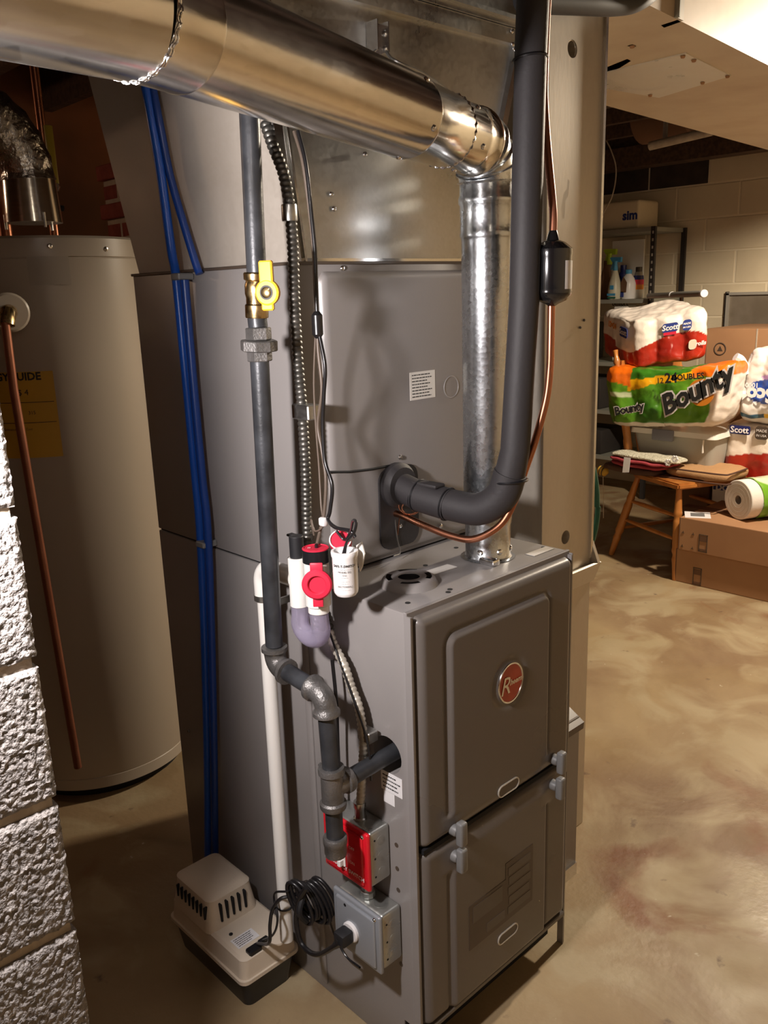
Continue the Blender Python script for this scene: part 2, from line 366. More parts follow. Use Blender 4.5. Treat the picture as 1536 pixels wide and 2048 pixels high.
# painted block wall at the right end of the room
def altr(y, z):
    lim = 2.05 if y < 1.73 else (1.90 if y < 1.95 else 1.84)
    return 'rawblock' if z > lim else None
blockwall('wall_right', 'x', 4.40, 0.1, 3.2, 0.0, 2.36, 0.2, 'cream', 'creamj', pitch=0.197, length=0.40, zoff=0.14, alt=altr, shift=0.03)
bm = B(); bx(bm, (4.42, -3.4, 0), (4.6, 0.1, 2.36)); struct('wall_right', bm, 'cream', 0)
bm = B(); bx(bm, (-3.4, 3.0, 0), (4.6, 3.2, 2.36)); struct('wall_back', bm, 'panel', 0)
bm = B(); bx(bm, (-3.4, -3.4, 0), (4.6, -3.2, 2.36)); struct('wall_front', bm, 'cream', 0)
bm = B(); bx(bm, (-3.4, -3.4, 0), (-3.2, 3.2, 2.36)); struct('wall_left', bm, 'panel', 0)

# near wall of rough blocks: each visible block carries real relief
bm = B(); bx(bm, (-1.70, 0.027, 0), (-0.551, 0.185, 2.36)); pier = struct('wall_left', bm, 'mortar', 0)
def roughblock(x0, x1, z0, z1, fine):
    bm = B(); y = 0.02
    st = 0.0026 if fine else 0.03
    nx = max(2, int((x1 - x0) / st)); nz = max(2, int((z1 - z0) / st)); g = []
    for j in range(nz + 1):
        row = []
        for i in range(nx + 1):
            X = x0 + (x1 - x0) * i / nx; Z = z0 + (z1 - z0) * j / nz
            h = 0.0
            if fine:
                p = Vector((X * 170, 0, Z * 170)); h = 0.0030 * noise.noise(p) + 0.0024 * noise.noise(p * 2.1)
                q = Vector((X * 60, 5, Z * 60)); d = noise.noise(q); h -= 0.0022 * max(0, d - 0.25)
                e = min(X - x0, x1 - X, Z - z0, z1 - Z); h -= 0.004 * (1 - sstep(e, 0, 0.006))
                dx = 0.0015 * noise.noise(Vector((9, Z * 90, X * 20))) if i == nx else 0
            else: dx = 0
            row.append(bm.verts.new((X + dx, y - h, Z)))
        g.append(row)
    for j in range(nz):
        for i in range(nx): bm.faces.new((g[j][i], g[j][i + 1], g[j + 1][i + 1], g[j + 1][i]))
    per = [v for v in g[0]] + [r[-1] for r in g[1:]] + [v for v in g[-1][-2::-1]] + [r[0] for r in g[-2:0:-1]]
    bk = [bm.verts.new((v.co.x, 0.07, v.co.z)) for v in per]; n = len(per)
    for i in range(n): bm.faces.new((per[i], per[(i + 1) % n], bk[(i + 1) % n], bk[i]))
    return obj('block', bm, 'block', pier, 60)
zb = [0.0, 0.111, 0.281, 0.451, 0.621, 0.790, 0.962, 1.132, 1.302, 1.472, 1.642, 1.812, 1.982, 2.152, 2.36]
for k in range(len(zb) - 1):
    xr = -0.546; wd = 0.34 if k % 2 else 0.17; first = True
    while xr > -1.68:
        xl = max(xr - wd, -1.70)
        roughblock(xl + 0.005, xr if first else xr - 0.005, zb[k] + 0.006, zb[k + 1] - 0.006, first and 0.2 < zb[k] < 1.2)
        xr = xl; wd = 0.34; first = False

# old brick stack behind the plenum
bm = B(); bx(bm, (0.695, 2.005, 0.0), (1.30, 2.195, 1.80)); stack = tag(obj('brick_chimney', bm, 'mortar', None, 0), 'old red brick chimney stack behind the tall sheet metal plenum', 'chimney')
k = 0; z = 1.10
while z < 1.78:
    xx = 0.672 + (0.022 if k % 2 else 0.0)
    for i in range(2):
        bm = B(); x0 = xx + i * 0.21; bx(bm, (x0, 1.995, z), (x0 + 0.20, 2.09 if k % 2 else 2.20, z + 0.050), 0.003, 1); obj('brick', bm, 'brick', stack, 0)
    if k % 2: bm = B(); bx(bm, (xx, 2.10, z), (xx + 0.2, 2.20, z + 0.050), 0.003, 1); obj('brick', bm, 'brick', stack, 0)
    z += 0.066; k += 1

# ================================================================ FURNACE
W, D, H = 0.4327, 0.745, 0.864
fur = thing('furnace', 'dark grey gas furnace with two latched doors and red oval badge', 'furnace', (W / 2, D / 2, 0))
bm = B(); bx(bm, (0, 0, 0.0), (W, D, H), 0.0025, 2)
cabinet = obj('cabinet', bm, 'cab', fur)
c1 = B(); lathe(c1, (-0.01, 0.051, 0.603), (1, 0, 0), [(0.033, 0), (0.033, 0.09)], 32)
c3 = B(); lathe(c3, (0.103, 0.093, H + 0.01), (0, 0, -1), [(0.034, 0), (0.034, 0.09)], 32)
c4 = B(); bx(c4, (-0.01, -0.02, -0.02), (W + 0.01, 0.030, 0.084))
cut(cabinet, [c1, c3, c4])
# folded front lip and side seams
bm = B(); bx(bm, (-0.001, -0.003, H - 0.018), (W + 0.001, 0.004, H + 0.0015), 0.0012, 1); obj('top_lip', bm, 'cab', fur)
bm = B(); bx(bm, (-0.0015, -0.012, 0.0), (0.0015, 0.002, H - 0.004)); bx(bm, (0.0035, -0.010, 0.0), (0.006, 0.002, H - 0.006)); obj('corner_seam', bm, 'cab', fur)
bm = B(); bx(bm, (W - 0.006, -0.012, 0.0), (W - 0.003, 0.002, H - 0.006)); bx(bm, (W - 0.001, -0.010, 0.0), (W + 0.0015, 0.002, H - 0.004)); obj('corner_seam', bm, 'cab', fur)
bm = B(); bx(bm, (-0.0035, 0.245, 0.02), (0.001, 0.262, 0.845), 0.0015, 2); obj('side_rib', bm, 'cab', fur)
bm = B(); bx(bm, (0.002, 0.0285, 0.0), (W - 0.002, 0.031, 0.084)); obj('kick_panel', bm, 'dark', fur)  # near-black colour stands in for the shadow below the doors

def door_h(cx, cz, hx, hz, icx, icz, ihx, ihz, openside):
    def f(x, z):
        s = -sdr(x - cx, z - cz, hx, hz, 0.014)
        t = min(1, max(0, s / 0.016)); h = 0.020 * math.sqrt(max(0, 1 - (1 - t) ** 2))
        if s < 0: h = -0.002
        q = -sdr(x - icx, z - icz, ihx, ihz, 0.020)
        h += 0.0065 * sstep(q, 0, 0.008) * (1 if openside is None else 1)
        h -= 0.0035 * math.exp(-((q + 0.0035) / 0.0028) ** 2)
        return h
    return f
# upper door: emboss dies out towards the seam
def uph(x, z):
    base = door_h(0.2165, 0.6515, 0.208, 0.2055, 0.2085, 0.60, 0.1375, 0.211, None)(x, z)
    plain = door_h(0.2165, 0.6515, 0.208, 0.2055, 9, 9, 0.1, 0.1, None)(x, z)
    k = sstep(z, 0.483, 0.492); h = plain + (base - plain) * k
    if z < 0.492: h = plain + (0.0065 * (1 - 0) * sstep(-sdr(x - 0.2085, 0, 0.1375, 1, 0.01), -0.03, 0.03)) * (1 - k) * sstep(z, 0.446, 0.475) + (base - plain) * k
    rr = math.hypot(x - 0.226, z - 0.677); h -= 0.003 * math.exp(-((rr - 0.042) / 0.006) ** 2)
    return h
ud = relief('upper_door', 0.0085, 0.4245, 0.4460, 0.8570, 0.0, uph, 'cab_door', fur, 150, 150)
def loh(x, z):
    base = door_h(0.2165, 0.2635, 0.208, 0.1755, 0.2085, 0.28, 0.1375, 0.216, None)(x, z)
    plain = door_h(0.2165, 0.2635, 0.208, 0.1755, 9, 9, 0.1, 0.1, None)(x, z)
    k = sstep(z, 0.382, 0.372); h = plain + (base - plain) * k
    h += 0.0065 * sstep(-sdr(x - 0.2085, 0, 0.1375, 1, 0.01), -0.03, 0.03) * (1 - k) * sstep(z, 0.437, 0.405)
    return h
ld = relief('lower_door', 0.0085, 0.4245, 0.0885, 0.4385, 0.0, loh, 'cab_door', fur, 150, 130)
bm = B(); bx(bm, (0.012, -0.016, 0.4380), (W - 0.012, 0.002, 0.4465)); obj('door_gap', bm, 'dark', fur)
bm = B(); bx(bm, (0.012, -0.020, 0.079), (W - 0.012, 0.004, 0.0895), 0.002, 1); obj('bottom_rail', bm, 'cab_door', fur)
yd = -0.0265
# oval badge
def ring(bm, org, ux, uy, a, b, r, seg=36, minor=8):
    ux = Vector(ux); uy = Vector(uy); n = ux.cross(uy); org = Vector(org); pts = [org + ux * a * math.cos(2 * PI * k / seg) + uy * b * math.sin(2 * PI * k / seg) for k in range(seg)]
    R_ = []
    for k in range(seg):
        t = (pts[(k + 1) % seg] - pts[k - 1]).normalized(); s = t.cross(n).normalized()
        R_.append([bm.verts.new(pts[k] + (s * math.cos(2 * PI * m_ / minor) + n * math.sin(2 * PI * m_ / minor)) * r) for m_ in range(minor)])
    for k in range(seg):
        for m_ in range(minor): bm.faces.new((R_[k][m_], R_[k][(m_ + 1) % minor], R_[(k + 1) % seg][(m_ + 1) % minor], R_[(k + 1) % seg][m_]))
def stadium(w, h, n=8):
    r = h / 2; o = []
    for cx, a0 in ((w / 2 - r, -90), (-w / 2 + r, 90)):
        for k in range(n + 1):
            a = math.radians(a0 + 180 * k / n); o.append((cx + r * math.cos(a), r * math.sin(a)))
    return o
EX, EZ = (1, 0, 0), (0, 0, 1)
bm = B(); prism(bm, [(0.033 * math.cos(2 * PI * k / 40), 0.036 * math.sin(2 * PI * k / 40)) for k in range(40)], (0.226, yd + 0.002, 0.677), EX, EZ, 0.0035); bd = obj('badge', bm, 'redb', ud, label='red oval maker badge with silver script')
bm = B(); ring(bm, (0.226, yd - 0.0012, 0.677), EX, EZ, 0.033, 0.036, 0.0018); obj('badge_rim', bm, 'chrome', ud)
text('R', 'chrome', ud, (0.209, yd - 0.002, 0.674), EX, EZ, 0.046, shear=0.3)
text('heem', 'chrome', ud, (0.2385, yd - 0.002, 0.678), EX, EZ, 0.0145, shear=0.3, bold=0.0004)
for z, p in ((0.474, ud), (0.162, ld)):
    bm = B(); s = stadium(0.058, 0.021); n = len(s); pts = [(0.222 + a, yd - 0.001, z + b) for a, b in s]
    tube(bm, pts + [pts[0]], 0.0016, 6, caps=False); obj('sight_port_rim', bm, 'alum', p)
    bm = B(); prism(bm, stadium(0.055, 0.018), (0.222, yd + 0.001, z), EX, EZ, 0.002); obj('sight_glass', bm, 'ghost2', p)
for (x, z, p) in ((0.079, 0.458, ud), (0.367, 0.466, ud), (0.079, 0.407, ld), (0.365, 0.412, ld)):
    bm = B(); lathe(bm, (x, -0.020, z), (0, -1, 0), [(0.0105, 0), (0.0105, 0.010), (0.0085, 0.014)], 20)
    L_ = obj('latch', bm, 'latch', p)
    bm = B(); bx(bm, (x - 0.0085, -0.048, z - 0.023), (x + 0.0085, -0.033, z + 0.022), 0.004, 3); obj('latch_wing', bm, 'latch', L_)
# dark energy label on the lower door
gl = B(); bx(gl, (0.112, -0.0272, 0.193), (0.298, -0.0264, 0.285)); bx(gl, (0.215, -0.0272, 0.285), (0.298, -0.0264, 0.318)); obj('energy_label', gl, 'ghost', ld, 0, label='faded dark energy guide sticker')
bm = B()
for k in range(5): bx(bm, (0.222 + 0.002 * (k % 2), -0.0277, 0.205 + k * 0.021), (0.290 - 0.004 * (k % 2), -0.0271, 0.221 + k * 0.021))
bx(bm, (0.122, -0.0277, 0.245), (0.205, -0.0271, 0.278)); bx(bm, (0.160, -0.0277, 0.203), (0.212, -0.0271, 0.222)); obj('label_print', bm, 'ghost2', ld, 0)
# labels on top and side
def sticker(p, org, ux, uy, w_, h_, m='paper', lines=4, name='sticker', par=fur, lh=None, lab='small white printed sticker'):
    ux = Vector(ux).normalized(); uy = Vector(uy).normalized(); n = ux.cross(uy)
    bm = B(); prism(bm, [(-w_ / 2, -h_ / 2), (w_ / 2, -h_ / 2), (w_ / 2, h_ / 2), (-w_ / 2, h_ / 2)], Vector(org), ux, uy, 0.0007); o = obj(name, bm, m, par, 0, label=lab)
    if lines:
        bm = B(); hh = h_ / (lines + 1)
        for k in range(lines):
            y = h_ / 2 - (k + 1) * hh; xx = -w_ * 0.42; end = w_ * (0.42 - 0.25 * random.random())
            while xx < end:
                L2 = random.uniform(0.04, 0.13) * w_
                prism(bm, [(xx, y - hh * 0.16), (min(xx + L2, end), y - hh * 0.16), (min(xx + L2, end), y + hh * 0.16), (xx, y + hh * 0.16)], Vector(org) + n * 0.0007, ux, uy, 0.0002); xx += L2 + 0.02 * w_
        obj('print', bm, 'ink', par, 0)
    return o
sticker(0, (0.187, 0.103, H + 0.0005), (1, -0.05, 0), (0, 1, 0), 0.070, 0.024, lines=0)
sticker(0, (0.392, 0.034, H + 0.0005), (1, 0, 0), (0, 1, 0), 0.062, 0.020, lines=0)
sticker(0, (-0.0005, 0.042, 0.553), (0, -1, 0), (0, 0, 1), 0.050, 0.036, 'paperw', 4)
sticker(0, (-0.0005, 0.049, 0.523), (0, -1, 0), (0, 0, 1), 0.026, 0.022, 'paperw', 0)
for (x, y) in ((0.036, 0.03), (0.115, 0.015), (0.127, 0.022), (0.193, 0.140), (0.31, 0.17), (0.418, 0.045)):
    bm = B(); lathe(bm, (x, y, H + 0.0002), (0, 0, 1), [(0.0045, 0), (0.0045, 0.0006)], 12); obj('screw_hole', bm, 'dark', fur)
for (y, z) in ((0.036, 0.439), (0.036, 0.393), (0.035, 0.351), (0.034, 0.20)):
    bm = B(); lathe(bm, (0.0005, y, z), (-1, 0, 0), [(0.0045, 0), (0.0045, 0.001)], 12); obj('knockout', bm, 'ghost', fur)
for (y, z) in ((0.70, 0.403), (0.62, 0.10)): screw(fur, (-0.0005, y, z), (-1, 0, 0), 0.004, 'fitting')
# raised vent knockout with kidney slots
vc = Vector((0.103, 0.093, H)); prof = [(0.050, 0.000), (0.048, 0.004), (0.045, 0.010), (0.042, 0.0125), (0.039, 0.0135), (0.030, 0.0135), (0.019, 0.0135), (0.0185, 0.0120)]
bm = B(); seg = 48; rings = [[bm.verts.new(vc + Vector((r * math.cos(2 * PI * k / seg), r * math.sin(2 * PI * k / seg), h))) for k in range(seg)] for r, h in prof]
for i in range(len(prof) - 1):
    for k in range(seg):
        if i == 4 and any(abs(((k / seg * 360 - a + 180) % 360) - 180) < 27 for a in (45, 135, 225, 315)): continue
        bm.faces.new((rings[i][k], rings[i][(k + 1) % seg], rings[i + 1][(k + 1) % seg], rings[i + 1][k]))
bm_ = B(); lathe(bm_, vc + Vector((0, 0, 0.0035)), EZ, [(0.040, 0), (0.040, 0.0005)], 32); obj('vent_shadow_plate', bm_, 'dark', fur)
vp = obj('vent_knockout', bm, 'cab', fur, 40)

# ================================================================ COIL CASE
Yc, Zc = 0.218, 1.391
coil = thing('evaporator_coil_case', 'dark grey evaporator coil cabinet standing on top of the furnace', 'coil cabinet', (W / 2, (Yc + D) / 2, H))
bm = B(); bx(bm, (0.0, Yc, H + 0.004), (W, D, Zc), 0.002, 2); obj('case', bm, 'cab', coil)
bm = B(); bx(bm, (0.004, Yc + 0.004, H + 0.0005), (W - 0.004, D - 0.004, H + 0.006)); obj('base_gap_line', bm, 'dark', coil)  # black strip put in for the dark gap line under the case
bm = B(); bx(bm, (-0.003, Yc - 0.003, Zc - 0.003), (W + 0.003, D + 0.003, Zc + 0.002), 0.001, 1); obj('top_flange', bm, 'ghost', coil)
def coh(x, z):
    s = -sdr(x - 0.222, z - 1.1255, 0.180, 0.2505, 0.014); t = min(1, max(0, s / 0.012))
    return 0.009 * math.sqrt(max(0, 1 - (1 - t) ** 2)) if s > 0 else -0.001
relief('front_panel', 0.040, 0.404, 0.873, 1.378, Yc, coh, 'cab', coil, 110, 130)
bm = B(); tube(bm, [(0.032, 0.208, 1.054), (0.082, 0.208, 1.046), (0.135, 0.208, 1.042), (0.19, 0.208, 1.041)], 0.0022, 6); obj('panel_slot', bm, 'dark', coil)
bm = B(); bx(bm, (W - 0.035, Yc - 0.004, 0.87), (W, Yc, 1.385), 0.0015, 1); obj('corner_post', bm, 'cab', coil)
for p in ((0.092, 0.218, 1.382), (0.201, 0.207, 1.053), (0.197, 0.207, 0.925), (0.306, 0.207, 0.902)): screw(coil, (p[0], p[1] - 0.001, p[2]), (0, -1, 0), 0.0045)
tag_o = (0.267, 0.209, 1.176)
sticker(0, tag_o, (1, 0, 0), (0, 0, 1), 0.066, 0.050, 'paper', 8, name='rating_label', par=coil, lab='white printed rating plate')
bm = B(); ring(bm, (0.345, 0.2088, 1.165), EX, EZ, 0.02, 0.02, 0.0012); obj('stamped_circle', bm, 'cab', coil)
# rubber collar plate where the lines come out
bm = B(); prism(bm, rrect(0.098, 0.150, 0.024), (0.196, 0.2085, 0.962), EX, EZ, 0.004); obj('line_plate', bm, 'foam', coil)
bm = B(); lathe(bm, (0.190, 0.209, 1.004), (0, -1, 0), [(0.041, 0), (0.041, 0.012), (0.038, 0.016), (0.034, 0.022)], 28); obj('rubber_grommet', bm, 'foam', coil)
bm = B(); tube(bm, spline([(0.183, 0.205, 0.94), (0.183, 0.2, 0.903), (0.187, 0.198, 0.878), (0.163, 0.19, 0.879)]), 0.0012, 6); obj('drain_wire', bm, 'fitting', coil)

# ================================================================ PLENUM + TRUNK
pl = thing('supply_plenum', 'flared galvanised sheet metal plenum above the coil cabinet', 'plenum', (W / 2, 0.5, Zc))
bt = [(0.004, 0.226, Zc), (W - 0.004, 0.226, Zc), (W - 0.004, D - 0.02, Zc), (0.004, D - 0.02, Zc)]
tp = [(-0.045, 0.222, 1.785), (0.553, 0.222, 1.785), (0.553, 0.765, 1.785), (-0.045, 0.765, 1.785)]
bm = B(); vb = [bm.verts.new(p) for p in bt]; vt = [bm.verts.new(p) for p in tp]
for i in range(4): bm.faces.new((vb[i], vb[(i + 1) % 4], vt[(i + 1) % 4], vt[i]))
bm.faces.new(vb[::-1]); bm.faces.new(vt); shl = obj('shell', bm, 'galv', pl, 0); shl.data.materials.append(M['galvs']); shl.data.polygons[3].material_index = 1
def strip(p, q, w_, t_, nrm, name, m, par, off=0.0):
    p = Vector(p); q = Vector(q); d = (q - p).normalized(); n = Vector(nrm).normalized(); s = d.cross(n).normalized()
    bm = B(); vs = []
    for e in (p, q):
        for a, b_ in ((-1, 0), (1, 0), (1, 1), (-1, 1)): vs.append(bm.verts.new(e + s * (w_ / 2 * a + off) + n * (t_ * b_)))
    for i in range(4): bm.faces.new((vs[i], vs[(i + 1) % 4], vs[4 + (i + 1) % 4], vs[4 + i]))
    bm.faces.new(vs[:4]); bm.faces.new(vs[4:]); return obj(name, bm, m, par, 0)
strip(bt[0], tp[0], 0.016, 0.005, (0, -1, 0), 'corner_cleat', 'chrome', pl, 0.0)
strip(Vector(bt[0]) + Vector((0.014, 0, 0)), Vector(tp[0]) + Vector((0.014, 0, 0)), 0.004, 0.010, (0, -1, 0), 'corner_cleat', 'pipe', pl)
strip(bt[1], tp[1], 0.014, 0.012, (0, -1, 0), 'corner_cleat', 'chrome', pl)
strip((-0.05, 0.222, 1.792), (0.562, 0.222, 1.792), 0.026, 0.012, (0, -1, 0), 'drive_cleat', 'galv', pl)
bm = B(); bx(bm, (0.010, 0.2215, Zc + 0.001), (0.40, 0.2265, Zc + 0.007)); obj('bottom_hem', bm, 'chrome', pl, 0)
for p in ((0.523, 0.208, 1.799), (0.526, 0.208, 1.778), (0.54, 0.216, 1.774), (0.156, 0.222, 1.561), (0.08, 0.222, 1.496), (0.084, 0.222, 1.474)): screw(pl, p, (0, -1, 0), 0.0045)
# hanger strap on the plenum face
hs = thing('pipe_hanger_strap', 'perforated steel hanger strap screwed to plenum above the vent pipe', 'strap', (0.18, 0.214, 1.735))
bm = B(); p0 = Vector((0.181, 0.212, 1.757)); p1 = Vector((0.179, 0.212, 1.713))
for sx in (-0.012, 0.012): bx(bm, (p0.x + sx - 0.001, 0.196, p1.z), (p0.x + sx + 0.001, 0.222, p0.z))
bx(bm, (p0.x - 0.012, 0.215, p1.z), (p0.x + 0.012, 0.2175, p0.z)); obj('bracket', bm, 'chrome', hs, 0)
bm = B(); tube(bm, spline([(p1.x + 0.012, 0.20, p1.z), (0.159, 0.15, 1.686), (0.215, 0.14, 1.672), (0.281, 0.13, 1.645)]), 0.003, 6); obj('strap', bm, 'galv', hs)
bm = B(); tube(bm, spline([(p1.x - 0.012, 0.20, p1.z), (0.131, 0.19, 1.69), (0.115, 0.18, 1.673)]), 0.002, 6); obj('strap', bm, 'galv', hs)
for zz in (p0.z - 0.012, p1.z + 0.01): screw(hs, (p0.x, 0.2145, zz), (0, -1, 0), 0.005)
bm = B(); bx(bm, (-0.052, 0.205, 1.806), (0.57, 0.80, 2.12)); tr = tag(obj('supply_trunk_duct', bm, 'galv', None, 0), 'dark sheet metal trunk duct running over the top of the plenum', 'duct')
bm = B(); bx(bm, (-0.052, 0.196, 1.815), (0.57, 0.205, 1.822)); obj('hem', bm, 'galv', tr, 0)

# ================================================================ RETURN DROP
rd = thing('return_air_drop', 'tall narrow galvanised return duct standing right of the furnace', 'duct', (0.72, 0.45, 0))
bm = B(); bx(bm, (0.622, 0.196, 0.001), (0.817, 0.72, 1.908), 0.001, 1); o = obj('duct_body', bm, 'galvr', rd)
hc = Vector((0.699, 0.196, 1.793)); c1 = B(); lathe(c1, (hc.x, 0.18, hc.z), (0, 1, 0), [(0.0165, 0), (0.0165, 0.05)], 28)
h2 = Vector((0.712, 0.196, 0.79)); c2 = B(); lathe(c2, (h2.x, 0.18, h2.z), (0, 1, 0), [(0.016, 0), (0.016, 0.05)], 28)
cut(o, [c1, c2])
bm = B(); ring(bm, (hc.x + 0.002, 0.2, hc.z), EX, EZ, 0.015, 0.0165, 0.0012); obj('hole_rim', bm, 'chrome', rd)
bm = B(); bx(bm, (0.808, 0.190, 0.72), (0.813, 0.197, 1.906)); bx(bm, (0.8155, 0.192, 0.72), (0.8195, 0.71, 1.906)); obj('standing_seam', bm, 'chrome', rd, 0)
# flared cleat half way down
bm = B(); zt = 0.706
prism(bm, [(0.195, zt - 0.05), (0.178, zt - 0.005), (0.176, zt), (0.181, zt + 0.002), (0.197, zt - 0.004)], (0.60, 0, 0), (0, 1, 0), (0, 0, 1), 0.232); obj('drive_cleat', bm, 'galvr', rd, 20)
bm = B(); prism(bm, [(0.195, zt - 0.048), (0.176, zt), (0.196, zt + 0.05), (0.30, zt + 0.05), (0.30, zt - 0.048)], (0.818, 0, 0), (0, 1, 0), (0, 0, 1), 0.010); obj('cleat_tab', bm, 'galvr', rd, 0)
# torn tape mark
bm = B(); q = [Vector((0.692, 0.196, 1.553)), Vector((0.698, 0.196, 1.549)), Vector((0.695, 0.196, 1.52)), Vector((0.685, 0.196, 1.51)), Vector((0.683, 0.196, 1.477)), Vector((0.676, 0.196, 1.475)), Vector((0.67, 0.196, 1.494)), Vector((0.679, 0.196, 1.525)), Vector((0.689, 0.196, 1.533))]
f = bm.verts; vs = [f.new(v) for v in q]; bm.faces.new(vs); obj('torn_tape', bm, mat('tan_tape', (0.52, 0.34, 0.17), 0.7), rd, 0, label='torn brown tape scrap')
for p in ((0.674, 0.195, 1.354), (0.762, 0.195, 1.269), (0.748, 0.195, 1.254)): screw(rd, p, (0, -1, 0), 0.003, 'fitting')
# filter boot at its foot
fb = thing('filter_boot', 'dark grey filter boot between furnace and return duct at floor level', 'filter box', (0.53, 0.3, 0))
bm = B(); vs = [(W + 0.004, 0.10), (0.640, 0.10), (0.640, 0.193), (0.618, 0.193), (0.618, 0.70), (W + 0.004, 0.70)]
prism(bm, vs, (0, 0, 0.03), (1, 0, 0), (0, 1, 0), 0.375); obj('boot_body', bm, 'cab', fb, 0)
bm = B(); prism(bm, [(0.088, 0.395), (0.20, 0.46), (0.20, 0.45), (0.09, 0.378)], (W + 0.004, 0, 0), (0, 1, 0), (0, 0, 1), 0.205); obj('boot_cap', bm, 'ghost', fb, 0)  # dark material carries the shadow lying on the cap
bm = B(); bx(bm, (W + 0.004, 0.094, 0.0), (0.637, 0.5, 0.032)); obj('base_rail', bm, 'chrome', fb, 0, label='bright galvanised base strip')

# ================================================================ FLUE
fl = thing('vent_pipe', 'shiny galvanised vent pipe rising from the furnace and crossing above it', 'vent pipe', (0.310, 0.092, H))
AX = Vector((0.310, 0.092, 0))
bm = B(); lathe(bm, AX + Vector((0, 0, H + 0.001)), EZ, [(0.050, 0), (0.044, 0.001), (0.0415, 0.004), (0.0415, 0.062), (0.0435, 0.066), (0.0435, 0.070), (0.0440, 0.075), (0.0440, 0.555), (0.0452, 0.560), (0.0470, 0.565), (0.0455, 0.570), (0.0460, 0.612), (0.0485, 0.616), (0.0485, 0.622), (0.0462, 0.628), (0.0462, 0.650)], 40, False); obj('riser', bm, 'galvp', fl, 40, label='spangled galvanised riser')
for a in (200, 250, 300, 350):
    a = math.radians(a); screw(fl, AX + Vector((0.0415 * math.cos(a), 0.0415 * math.sin(a), H + 0.018)), (math.cos(a), math.sin(a), 0.05), 0.0055)
bm = B(); bx(bm, (0.262, 0.040, H), (0.282, 0.075, H + 0.012), 0.004, 2); obj('collar_tab', bm, 'chrome', fl)
hd = Vector((-0.9593, -0.2816, 0.0234)).normalized(); up_ = Vector((0, 0, 1))
# adjustable elbow: gores with ribs
Ez0 = 1.512; R = 0.056; pts = []; rad = []
def epos(a): return AX + Vector((0, 0, Ez0)) + hd * (R * (1 - math.cos(a))) + up_ * (R * math.sin(a))
for k in range(0, 5):
    a0 = k * PI / 2 / 4
    for da, rr in ((-0.06, 0.0), (-0.02, 0.0035), (0.02, 0.0035), (0.06, 0.0)):
        if 0 <= a0 + da <= PI / 2: pts.append(epos(a0 + da)); rad.append(0.0465 + (0.003 * a0 / 1.57) + rr)
bm = B(); tube(bm, pts, 0.05, 40, rad, False); obj('elbow', bm, 'galvp', fl, 30)
P0 = epos(PI / 2)
prof = [(0.0490, -0.006), (0.0530, -0.003), (0.0535, 0.001), (0.0505, 0.005), (0.0500, 0.036), (0.0508, 0.040), (0.0500, 0.044), (0.0500, 0.105)]
bm = B(); lathe(bm, P0, hd, prof, 40, False); obj('collar', bm, 'pipe', fl, 40)
def crimp(org, d, r, name='crimped_edge', th=0.0012):
    u, v, dd = frame(d); bm = B(); pts = []; n = 120
    for k in range(n + 1):
        a = 2 * PI * k / n; rr = r + 0.0010 * math.sin(k * PI * 0.5); pts.append(Vector(org) + u * rr * math.cos(a) + v * rr * math.sin(a) + dd * 0.0010 * math.cos(k * PI * 0.5))
    tube(bm, pts, th, 6, caps=False); return obj(name, bm, 'chrome', fl)
crimp(P0 + hd * 0.105, hd, 0.0520)
bm = B(); lathe(bm, P0 + hd * 0.105, hd, [(0.0520, 0), (0.0525, 0.112), (0.0550, 0.116), (0.0555, 0.120), (0.0545, 0.124), (0.0550, 0.625)], 64, False); obj('pipe_section', bm, 'pipe', fl, 40)
for s_ in (0.105 + 0.135, 0.065):
    for a in (0.3, 1.5, 2.7, 3.9, 5.0):
        u, v, dd = frame(hd); n = u * math.cos(a) + v * math.sin(a); screw(fl, P0 + hd * s_ + n * (0.0548 if s_ > 0.1 else 0.0500), n, 0.0045)
P1 = P0 + hd * 0.726; crimp(P1, hd, 0.0565, th=0.0009); crimp(P1 + hd * 0.003, hd, 0.0565, th=0.0009)
h3 = Vector((-1, -0.02, 0.014)).normalized()
bm = B(); lathe(bm, P1 - hd * 0.060, hd, [(0.0549, 0), (0.0556, 0.001), (0.0550, 0.003), (0.0556, 0.060)], 64, False); obj('band', bm, 'pipe', fl, 40)
bm = B(); tube(bm, [P1 - h3 * 0.006, P1 + h3 * 0.02, P1 + h3 * 0.56], 0.0560, 64, [0.0560, 0.0560, 0.0560], False); obj('pipe_section', bm, 'pipe', fl, 40)

# ================================================================ GAS LINE
gas = thing('gas_pipe', 'black iron gas pipe with yellow shutoff valve in front of the furnace side', 'gas pipe', (-0.11, 0.19, 0.6))
GX = -0.11; gr = 0.0142
e1 = Vector((-0.11, 0.191, 0.762)); e2 = Vector((-0.11, 0.068, 0.756))
top = Vector((-0.11, 0.157, 1.663)); top.z = 2.14
gline = lambda py, px: Vector((GX, 0, 0))
pv0 = Vector((-0.11, 0.194, 0.792)); pv1 = Vector((-0.11, 0.181, 1.255)); pv2 = Vector((-0.11, 0.174, 1.376)); pv3 = Vector((-0.11, 0.166, 1.577))
bm = B(); tube(bm, [pv0, pv1], gr, 20); obj('pipe', bm, 'iron', gas)
dirv = (pv1 - pv0).normalized()
topp = pv3 + (pv3 - pv2).normalized() * ((2.15 - pv3.z)); bm = B(); tube(bm, [pv2, topp], gr, 20); obj('pipe', bm, 'iron', gas)
